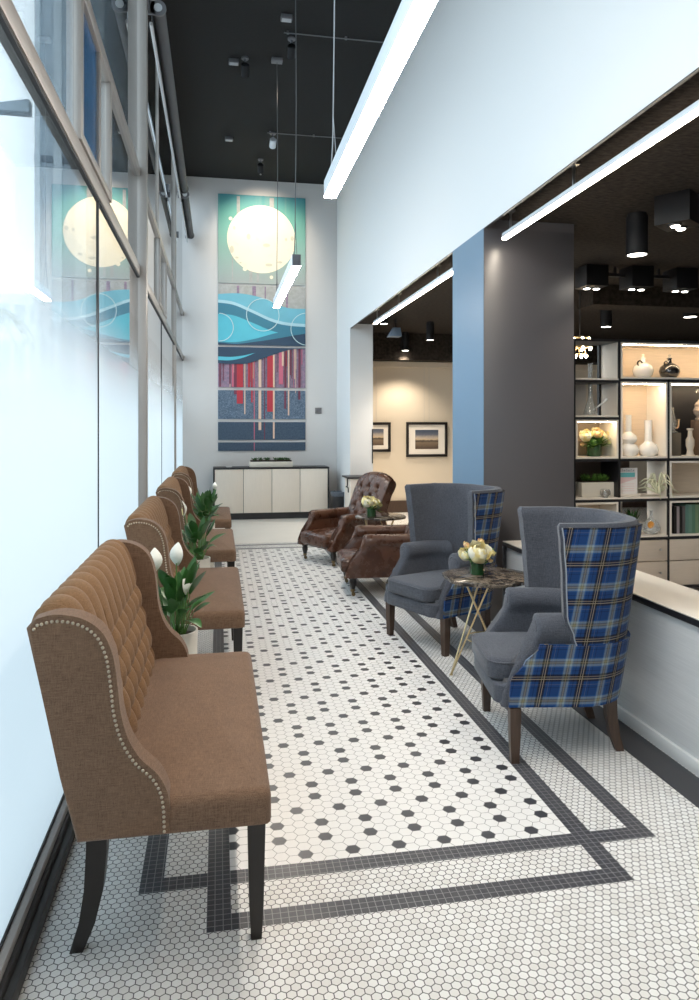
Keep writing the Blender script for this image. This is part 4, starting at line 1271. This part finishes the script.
# small chandelier behind the column edge
t = thing('chandelier', 'small gold chandelier glowing just behind the charcoal column', 'chandelier', (3.79, 7.1, 2.30))
bm = B(); tube(bm, [(0, 0, .1), (0, 0, ZS - 2.30)], .006, 6); ob('stem', bm, m_black, t)
for k, (rr, z) in enumerate(((.10, .10), (.12, .0), (.07, -.08))):
    bm = B(); tube(bm, [V(rr * math.cos(2 * PI * i / 24), rr * math.sin(2 * PI * i / 24), z) for i in range(25)], .008, 6)
    for i in range(3): a = 2 * PI * i / 3 + k; tube(bm, [V(0, 0, .12 if z < .1 else .1), V(rr * math.cos(a), rr * math.sin(a), z)], .004, 5)
    ring = ob('ring', bm, m_brass, t)
    for i in range(7):
        a = 2 * PI * i / 7; bm = B(); blob(bm, (rr * math.cos(a), rr * math.sin(a), z - .018), .014, 8, 6); ob('bulb', bm, m_ledwarm, ring)

# ------------------------------------------------------------------ pictures on the store wall
def photo_mat():
    m, nt, out = newmat('landscape_print'); p = principled(nt, out)
    tc = nt.nodes.new('ShaderNodeTexCoord'); sx = nt.nodes.new('ShaderNodeSeparateXYZ'); nt.links.new(tc.outputs['Object'], sx.inputs[0])
    cr = nt.nodes.new('ShaderNodeValToRGB'); e = cr.color_ramp.elements
    n = noise(nt, objcoord(nt), 26, 4)
    z = (X(nt, sx.outputs[2]) / .28 + .5 + (n - .5) * .16).clamp()
    e[0].position = 0; e[0].color = (.10, .07, .05, 1); e[1].position = 1; e[1].color = (.07, .09, .13, 1)
    for pos, c in ((.30, (.22, .16, .11)), (.42, (.05, .04, .04)), (.50, (.60, .46, .30)), (.62, (.45, .38, .32)), (.80, (.14, .15, .19))): k = e.new(pos); k.color = rgba(c)
    nt.links.new(z.s, cr.inputs[0]); nt.links.new(cr.outputs[0], p.inputs['Base Color']); p.inputs['Roughness'].default_value = .3
    return m
m_photo = photo_mat(); m_matb = M('picture_mount', (.80, .74, .66), .8)
def picture(x0, x1, z0, z1, label):
    cx, cz = (x0 + x1) / 2, (z0 + z1) / 2; w, h = (x1 - x0) / 2, (z1 - z0) / 2
    t = thing('framed_picture', label, 'picture', (cx, 11.898, cz), 0, 'framed landscape photographs on the cream wall')
    f = .045
    bm = B()
    for a, b in (((-w, -.03, -h), (w, 0, -h + f)), ((-w, -.03, h - f), (w, 0, h)), ((-w, -.03, -h + f), (-w + f, 0, h - f)), ((w - f, -.03, -h + f), (w, 0, h - f))): box(bm, a, b, 0, .003)
    ob('frame', bm, m_ebony, t)
    boxes('mount', [((-w + f, -.014, -h + f), (w - f, -.004, h - f))], m_matb, t)
    boxes('print', [((-w * .56, -.016, -h * .55), (w * .56, -.0142, h * .55))], m_photo, t)
    for s in (-1, 1):
        bm = B(); tube(bm, [V(s * w * .12, -.004, h), V(s * w * .12, -.004, 2.46 - cz)], .0015, 5); ob('hanging_wire', bm, m_cable, t)
picture(3.15, 3.88, .94, 1.535, 'larger black-framed landscape photograph beside the charcoal column')
picture(2.20 + .12, 2.88, 1.03, 1.53, 'black-framed landscape photograph partly hidden by the white pilaster')

# ------------------------------------------------------------------ shelving unit
SY = 5.60; SD = .30
t = thing('shelving_unit', 'pale oak display shelving with black frame right of the charcoal column', 'shelf', (3.6, SY, 0))
ox = -3.6
XA, XB, XC, XD = 2.93, 3.352, 3.812, 4.62
def sb(name, x0, x1, z0, z1, y0, y1, mat, par=t, bev=.002): return boxes(name, [((x0 + ox, y0, z0), (x1 + ox, y1, z1))], mat, par, bev)
fr = [((x + ox, 0, 0), (x + w + ox, SD, 2.195)) for x, w in ((XA, .020), (XB - .010, .020), (XC - .010, .020), (XD, .02))]
fr += [((XA + .02 + ox, 0, z), (XB - .01 + ox, SD, z + .022)) for z in (2.173, 1.825, 1.512, 1.158, .815, .485, .06)]
fr += [((XB + .01 + ox, 0, z), (XC - .01 + ox, SD, z + .022)) for z in (2.173, 1.838, 1.158, .815, .485, .06)]
fr += [((XC + .01 + ox, 0, z), (XD + ox, SD, z + .022)) for z in (2.173, 1.838, 1.158, .815, .485, .06)]
fr[1] = ((XB - .010 + ox, 0, 0), (XB + .010 + ox, SD, 2.195)); fr[2] = ((XC - .010 + ox, 0, 0), (XC + .010 + ox, SD, 1.838))
fr += [((XB - .036 + ox, SD - .03, 1.535), (XB - .017 + ox, SD, 2.173))]
boxes('frame', fr, m_black, t)
def lined(x0, x1, z0, z1, back=m_shelfwood, glow=0, lining=m_shelfedge):
    """box insert: pale lining with a front edge, a back panel and, where the photo shows it, a light strip"""
    th = .016; bm = B()
    box(bm, (x0 + ox, -.004, z0), (x1 + ox, SD - .01, z0 + th)); box(bm, (x0 + ox, -.004, z1 - th), (x1 + ox, SD - .01, z1))
    box(bm, (x0 + ox, -.004, z0 + th), (x0 + th + ox, SD - .01, z1 - th)); box(bm, (x1 - th + ox, -.004, z0 + th), (x1 + ox, SD - .01, z1 - th))
    ob('compartment', bm, lining, t, 0)
    sb('back_panel', x0 + th, x1 - th, z0 + th, z1 - th, SD - .022, SD - .012, back, t, 0)
    if glow:
        c = sb('light_strip', x0 + .03, x1 - .03, z1 - th - .005, z1 - th - .0005, .010, .010 + .016 * glow, m_ledwarm, t, 0)
dk = m_black
lined(XB + .012, XD - .002, 1.861, 2.171, m_shelfwood, .45)
lined(XB + .012, XC - .012, 1.182, 1.836, m_shelfwood, 1.0)
lined(XC + .012, XD - .002, 1.182, 1.836, dk, .8)
lined(XA + .022, XB - .012, 1.182, 1.510, M('taupe_panel', (.30, .24, .18), .6), .6)
lined(XC + .012, XD - .002, .839, 1.156, m_shelfwood, 0)
lined(XC + .012, XD - .002, .509, .813, dk, 0)
lined(XA + .022, XB - .012, .509, .813, m_shelfwood, 0)
# open compartments: pale shelf boards only
for x0, x1, z in ((XA + .02, XB - .01, 1.534), (XA + .02, XB - .01, 1.847), (XA + .02, XC - .01, .837), (XB + .01, XC - .01, .507)):
    bm = B(); box(bm, (x0 + ox, -.004, z), (x1 + ox, SD, z + .014), 0, .001); ob('shelf_board', bm, m_shelfedge, t)
sb('back_panel', XA + .02, XA + .27, 1.548, 1.825, SD - .012, SD - .002, M('grey_white_panel', (.55, .52, .48), .6), t, 0)
sb('back_panel', XA + .02, XB + .27, .851, 1.158, SD - .012, SD - .002, M('brown_back', (.11, .07, .05), .6), t, 0)
sb('side_lining', XB - .016, XB - .0105, 1.548, 1.825, .01, SD - .01, m_sbwhite, t, 0)
sb('side_lining', XB - .016, XB - .0105, 1.862, 2.17, .01, SD - .01, m_sbwhite, t, 0)
sb('side_lining', XC - .016, XC - .0105, .851, 1.158, .01, SD - .01, m_sbwhite, t, 0)
sb('side_lining', XC - .016, XC - .0105, .521, .815, .01, SD - .01, m_sbwhite, t, 0)
sb('back_panel', XB + .01, XB + .2, .521, .815, SD - .012, SD - .002, m_sbwhite, t, 0)
for x0, x1, kx in ((XA + .022, XB - .012, None), (XB + .012, XC - .012, .06), (XC + .012, XD - .002, .75)):
    for z0, z1 in ((.300, .482), (.085, .296)):
        d = sb('drawer', x0, x1, z0 + .002, z1 - .002, -.002, .25, m_drawer, t, .002)
        if kx is not None and kx < .5:
            bm = B(); Mx = Matrix.Translation((x1 - .075 + ox, -.002, (z0 + z1) / 2 + .01)) @ Matrix.Rotation(PI / 2, 4, 'X')
            lathe(bm, [(0, 0), (.004, 0), (.004, .012), (.010, .016), (.010, .024), (0, .026)], (0, 0, 0), 14, 0, Mx); ob('knob', bm, m_chrome, d, 40)

# things on the shelves
SYc = SY + .13
def lathething(name, label, cat, loc, prof, mat, seg=28, parts=None):
    t = thing(name, label, cat, loc)
    bm = B(); lathe(bm, prof, (0, 0, 0), seg); b = ob('body', bm, mat, t, 40)
    return t
z = 1.548
t = thing('glass_beaker', 'tall clear glass beaker with a slanted side stem on the upper left shelf', 'glassware', (3.155, SYc, z + .0005))
bm = B(); lathe(bm, [(0, 0), (.058, 0), (.062, .008), (.024, .13), (.018, .16), (.018, .43), (.022, .45), (.016, .45), (.014, .16), (.020, .13), (.056, .012), (0, .008)], (0, 0, 0), 24); ob('body', bm, m_clear, t, 40)
bm = B(); tube(bm, [V(.03, 0, .05), V(.12, -.02, .12)], [.007, .008], 10); tube(bm, [V(.12, -.02, .12), V(.14, -.024, .145)], [.010, .013], 10); ob('stem', bm, m_whiteceramic, t)
bouquet((3.19, SYc, 1.1985), 'cream roses in a green glass vase in the lit cube on the left shelves', 'flowers',
        [((-.09, -.03, .17), .065, m_petal, 31), ((.0, -.05, .19), .055, m_peach, 32), ((.08, -.02, .17), .06, m_petalw, 33), ((.03, .02, .21), .05, m_petal, 34), ((-.04, -.07, .12), .05, m_leaf2, 35)],
        [((.11, -.05, .12), .02, m_petal, 36), ((-.12, -.02, .10), .02, m_peach, 37)], .062, .105, 24, 41)
t = thing('succulent_planter', 'long pale planter of succulents on the middle left shelf', 'planter', (3.20, SYc, .8515))
boxes('box', [((-.155, -.06, 0), (.155, .06, .125))], m_ivory, t, .006)
boxes('soil', [((-.145, -.052, .125), (.145, .052, .133))], m_soil, t, .003)
bm = B(); q = random.Random(8)
for k in range(16):
    c = V(q.uniform(-.11, .11), q.uniform(-.03, .03), .133)
    for i in range(9):
        a = q.uniform(0, 2 * PI); L = q.uniform(.03, .065); leafblade(bm, c, c + V(math.cos(a) * L, math.sin(a) * L, q.uniform(.015, .07)), .010, 0, 0, .4, 4)
ob('succulents', bm, m_leaf2, t, 80, flip=False)
t = thing('glass_terrarium', 'round clear bowl of gravel in front of the succulent planter', 'bowl', (3.235, SY + .025, .8515))
bm = B(); blob(bm, (0, 0, .035), (.042, .034, .034), 16, 8); ob('gravel', bm, M('gravel', (.30, .22, .15), .9, var=.8, vs=60), t)
bm = B(); lathe(bm, [(0, 0), (.02, 0), (.043, .025), (.043, .05), (.034, .07), (.032, .07), (.041, .05), (.041, .026), (.018, .002), (0, .002)], (0, 0, 0), 20); ob('bowl', bm, m_clear, t, 40)
t = thing('display_card', 'small printed card with a teal heading on the middle shelf', 'sign', (3.474, SY + .09, .8515))
m_card = M('card_white', (.82, .78, .76), .6); m_teal = M('card_teal', (.16, .50, .52), .6); m_pinkc = M('card_pink', (.78, .58, .58), .6); m_ink = M('card_ink', (.10, .14, .18), .6)
bm = B(); box(bm, (-.10, -.004, .02), (.10, .004, .245), 0, .001)
def cardrect(x0, x1, z0, z1, mi): box(bm, (x0, -.0048, z0), (x1, -.0041, z1), mi)
cardrect(-.07, .075, .165, .205, 1)
for k in range(7):                                        # illegible heading letters
    x = -.072 + .021 * k
    cardrect(x, x + .004, .211, .232, 3); cardrect(x + .010, x + .014, .211, .232, 3); cardrect(x + .004, x + .010, (.228 if k % 2 else .219), (.232 if k % 2 else .223), 3)
vs = [bm.verts.new((x, -.0046, zz)) for x, zz in ((-.09, .10), (.085, .15), (.085, .163), (-.09, .163))]; face(bm, vs, 2)
for k in range(4): cardrect(-.05 + .02 * (k % 2), .07, .045 + .02 * k, .049 + .02 * k, 2)
ob('card', bm, [m_card, m_teal, m_pinkc, m_ink], t, 0)
boxes('base', [((-.11, -.03, 0), (.11, .03, .02))], m_shelfedge, t, .002)
# air plant
t = thing('air_plant', 'spiky pale green air plant trailing over the shelf edge', 'plant', (3.74, SY + .05, .8515))
bm = B(); q = random.Random(12)
for k in range(34):
    a = q.uniform(0, 2 * PI); L = q.uniform(.10, .19); up = q.uniform(.02, .17)
    if math.sin(a) > .2: L *= .5
    dr = q.uniform(0, .10) if math.sin(a) < 0 else 0
    p0 = V(0, 0, .03); p1 = V(math.cos(a) * L * .5, math.sin(a) * L * .5, .03 + up); p2 = V(math.cos(a) * L, min(math.sin(a) * L, .06), max(.03 + up * .7 - dr, .012 if math.sin(a) * L > -.06 else -.10))
    tube(bm, spline([p0, p1, p2], 5), [.0095 * (1 - i / 11) + .0008 for i in range(11)], 5)
ob('leaves', bm, M('air_plant_leaf', (.68, .68, .50), .7), t)
lathething('stacked_vase', 'white stacked-bulb vase with a long neck in the lit tall compartment', 'vase', (3.515, SYc, 1.1985), [(0, 0), (.06, 0), (.085, .03), (.088, .06), (.07, .095), (.045, .108), (.06, .12), (.074, .145), (.068, .175), (.04, .198), (.026, .21), (.026, .355), (.022, .356), (.020, .22), (0, .21)], m_whiteceramic)
t = lathething('long_necked_vase', 'white round vase with a straight neck and side loop in the lit compartment', 'vase', (3.705, SYc, 1.1985), [(0, 0), (.055, 0), (.078, .025), (.082, .055), (.07, .09), (.04, .115), (.031, .13), (.031, .31), (.027, .311), (.025, .13), (0, .12)], m_whiteceramic)
bm = B(); tube(bm, [V(.085 + .022 * math.cos(2 * PI * k / 16), 0, .075 + .022 * math.sin(2 * PI * k / 16)) for k in range(17)], .008, 8); ob('loop', bm, m_whiteceramic, t)
for nm, lb, x, m_ in (('round_bottle', 'white round bottle with a ring handle on the top shelf', 3.655, m_whiteceramic), ('round_bottle', 'black round bottle with a ring handle on the top shelf', 3.91, m_blackceramic)):
    t = thing(nm, lb, 'bottle', (x, SYc, 1.8775), 0, 'round bottles on the top shelf')
    bm = B(); lathe(bm, [(0, 0), (.05, 0), (.078, .025), (.088, .062), (.078, .10), (.045, .128), (.020, .14), (.017, .165), (.022, .17), (.022, .178), (0, .178)], (0, 0, 0), 28); ob('body', bm, m_, t, 40)
    bm = B(); lathe(bm, [(0, .178), (.010, .178), (.009, .195), (.013, .205), (0, .212)], (0, 0, 0), 14); ob('stopper', bm, m_petalw if m_ is m_whiteceramic else m_clear, t, 40)
    bm = B(); tube(bm, [V(-.050 + .022 * math.cos(2 * PI * k / 18), -.03, .125 + .022 * math.sin(2 * PI * k / 18)) for k in range(19)], .006, 8); ob('ring_handle', bm, m_blackceramic, t)
t = thing('display_plinth', 'short dark plinth at the left of the dark compartment', 'plinth', (3.935, SYc, 1.1985)); boxes('block', [((-.055, -.05, 0), (.055, .05, .20))], M('taupe_plinth', (.13, .11, .085), .7), t, .002)
t = thing('display_plinth', 'tall dark plinth at the right edge of the dark compartment', 'plinth', (4.25, SYc, 1.1985)); boxes('block', [((-.09, -.06, 0), (.09, .06, .31))], M('brown_plinth', (.16, .11, .08), .7), t, .002)
t = thing('glass_figure', 'small clear glass vessel on the short plinth', 'glassware', (3.94, SYc, 1.399))
bm = B(); lathe(bm, [(0, 0), (.045, 0), (.045, .012), (.025, .02), (.034, .05), (.036, .10), (.018, .15), (.010, .20), (.014, .225), (0, .225)], (0, 0, 0), 20); ob('body', bm, m_clear, t, 40)
bm = B(); tube(bm, spline([V(.03, 0, .04), V(.055, 0, .05), V(.062, 0, .12)], 5), [.007] * 10 + [.012], 8); ob('stem', bm, m_peach, t)
t = thing('glass_bottle', 'small pale glass bottle standing on the floor of the dark compartment', 'bottle', (4.055, SY + .05, 1.1985))
bm = B(); lathe(bm, [(0, 0), (.045, 0), (.03, .02), (.026, .05), (.036, .09), (.036, .14), (.020, .17), (.018, .22), (.028, .225), (.028, .24), (0, .24)], (0, 0, 0), 20); ob('body', bm, M('milky_glass', (.66, .58, .48), .15), t, 40)
t = thing('glass_jug', 'ornate clear glass jug with a curved spout on the tall plinth', 'glassware', (4.225, SYc, 1.509))
bm = B(); lathe(bm, [(0, 0), (.05, 0), (.055, .015), (.04, .03), (.065, .06), (.072, .09), (.055, .12), (.06, .14), (.035, .17), (.018, .19), (0, .19)], (0, 0, 0), 22); ob('body', bm, M('smoky_glass', (.34, .28, .24), .08), t, 40)
bm = B(); tube(bm, spline([V(0, 0, .18), V(-.004, 0, .23), V(-.035, 0, .265), V(-.055, 0, .25)], 5), .012, 8); ob('spout', bm, m_clear, t)
# books
x = 3.885; q = random.Random(4)
cols = [(.015, .014, .015), (.30, .26, .27), (.012, .012, .012), (.10, .09, .09)] + [(.10, .20, .17), (.13, .24, .19), (.09, .19, .13), (.16, .24, .14), (.12, .20, .13), (.20, .24, .11), (.22, .22, .12), (.11, .18, .15)]
names = ['black book at the left end of the book row', 'pale grey book between two black books', 'black book with rings right of the grey book', 'dark grey book just before the green books'] + ['dark teal green book, first of the green books', 'sage green book, second of the green books', 'bottle green book, third of the green books', 'olive green book, fourth of the green books', 'moss green book, fifth of the green books', 'yellow-green book, sixth of the green books', 'khaki green book, seventh of the green books', 'green book at the right end of the row']
for k, c in enumerate(cols):
    w = .026 if k < 4 else .031; hgt_ = .235 if k < 4 else .25
    t = thing('book', names[k], 'book', (x + w / 2, SY + .03, .5255), 0, 'books on the lower right shelf')
    mb = M('book_cover', c, .55)
    boxes('cover', [((-w / 2, 0, 0), (-w / 2 + .003, .17, hgt_)), ((w / 2 - .003, 0, 0), (w / 2, .17, hgt_)), ((-w / 2 + .003, 0, 0), (w / 2 - .003, .004, hgt_))], mb, t)
    boxes('pages', [((-w / 2 + .0035, .0045, .004), (w / 2 - .0035, .165, hgt_ - .004))], m_matb, t)
    x += w + .0015
t = thing('bud_vase', 'clear round vase with an amber disc on the lower middle shelf', 'vase', (3.712, SY + .10, .5215))
bm = B(); lathe(bm, [(0, 0), (.05, 0), (.075, .03), (.078, .06), (.06, .10), (.025, .13), (.014, .15), (.012, .19), (.016, .20), (.009, .20), (.008, .15), (.05, .095), (.07, .06), (.066, .03), (0, .008)], (0, 0, 0), 26); ob('body', bm, m_clear, t, 40)
bm = B(); Mx = Matrix.Translation((-.04, -.055, .085)) @ Matrix.Rotation(PI / 2, 4, 'X'); lathe(bm, [(0, 0), (.03, 0), (.03, .008), (0, .008)], (0, 0, 0), 20, 0, Mx); ob('disc', bm, m_orange, t, 40)
t = thing('table_plant', 'small dark plant in a bowl behind the top of the nearest wingback chair', 'plant', (3.55, SY + .12, .5215))
bm = B(); lathe(bm, [(0, 0), (.05, 0), (.075, .07), (.07, .07), (.045, .01), (0, .01)], (0, 0, 0), 20); ob('bowl', bm, M('brown_bowl', (.16, .11, .07), .5), t, 40)
bm = B(); q = random.Random(15)
for k in range(40):
    a = q.uniform(0, 2 * PI); L = q.uniform(.03, .09); leafblade(bm, (0, 0, .065), (math.cos(a) * L, math.sin(a) * L, .08 + q.uniform(.02, .16)), .014, .01, 0, .3, 4)
ob('foliage', bm, m_leaf, t, 80, flip=False)

# ------------------------------------------------------------------ light, camera
w = bpy.data.worlds.new('sky'); sc.world = w; w.use_nodes = True
bg = w.node_tree.nodes['Background']; bg.inputs[0].default_value = (.80, .905, 1.0, 1); bg.inputs[1].default_value = 2.55

cam = bpy.data.cameras.new('camera'); co = bpy.data.objects.new('camera', cam); COL.objects.link(co); sc.camera = co
cam.sensor_fit = 'VERTICAL'; cam.sensor_height = 36; cam.sensor_width = 24; cam.lens = 36 * 720 / 1000
cam.shift_y = (427 - 500) / 1000; cam.shift_x = 0
cam.clip_start = .05; cam.clip_end = 300
co.location = (0, 0, 1.45); co.rotation_euler = (R(90), 0, -math.atan(131.5 / 720))

sc.view_settings.view_transform = 'Standard'; sc.view_settings.look = 'None'; sc.view_settings.gamma = 1
sc.view_settings.exposure = 0.38; sc.view_settings.use_curve_mapping = False
cy = sc.cycles
cy.use_denoising = True; cy.max_bounces = 10; cy.diffuse_bounces = 6; cy.glossy_bounces = 4; cy.transparent_max_bounces = 16; cy.transmission_bounces = 8
cy.sample_clamp_indirect = 8.0; cy.caustics_reflective = False; cy.caustics_refractive = False
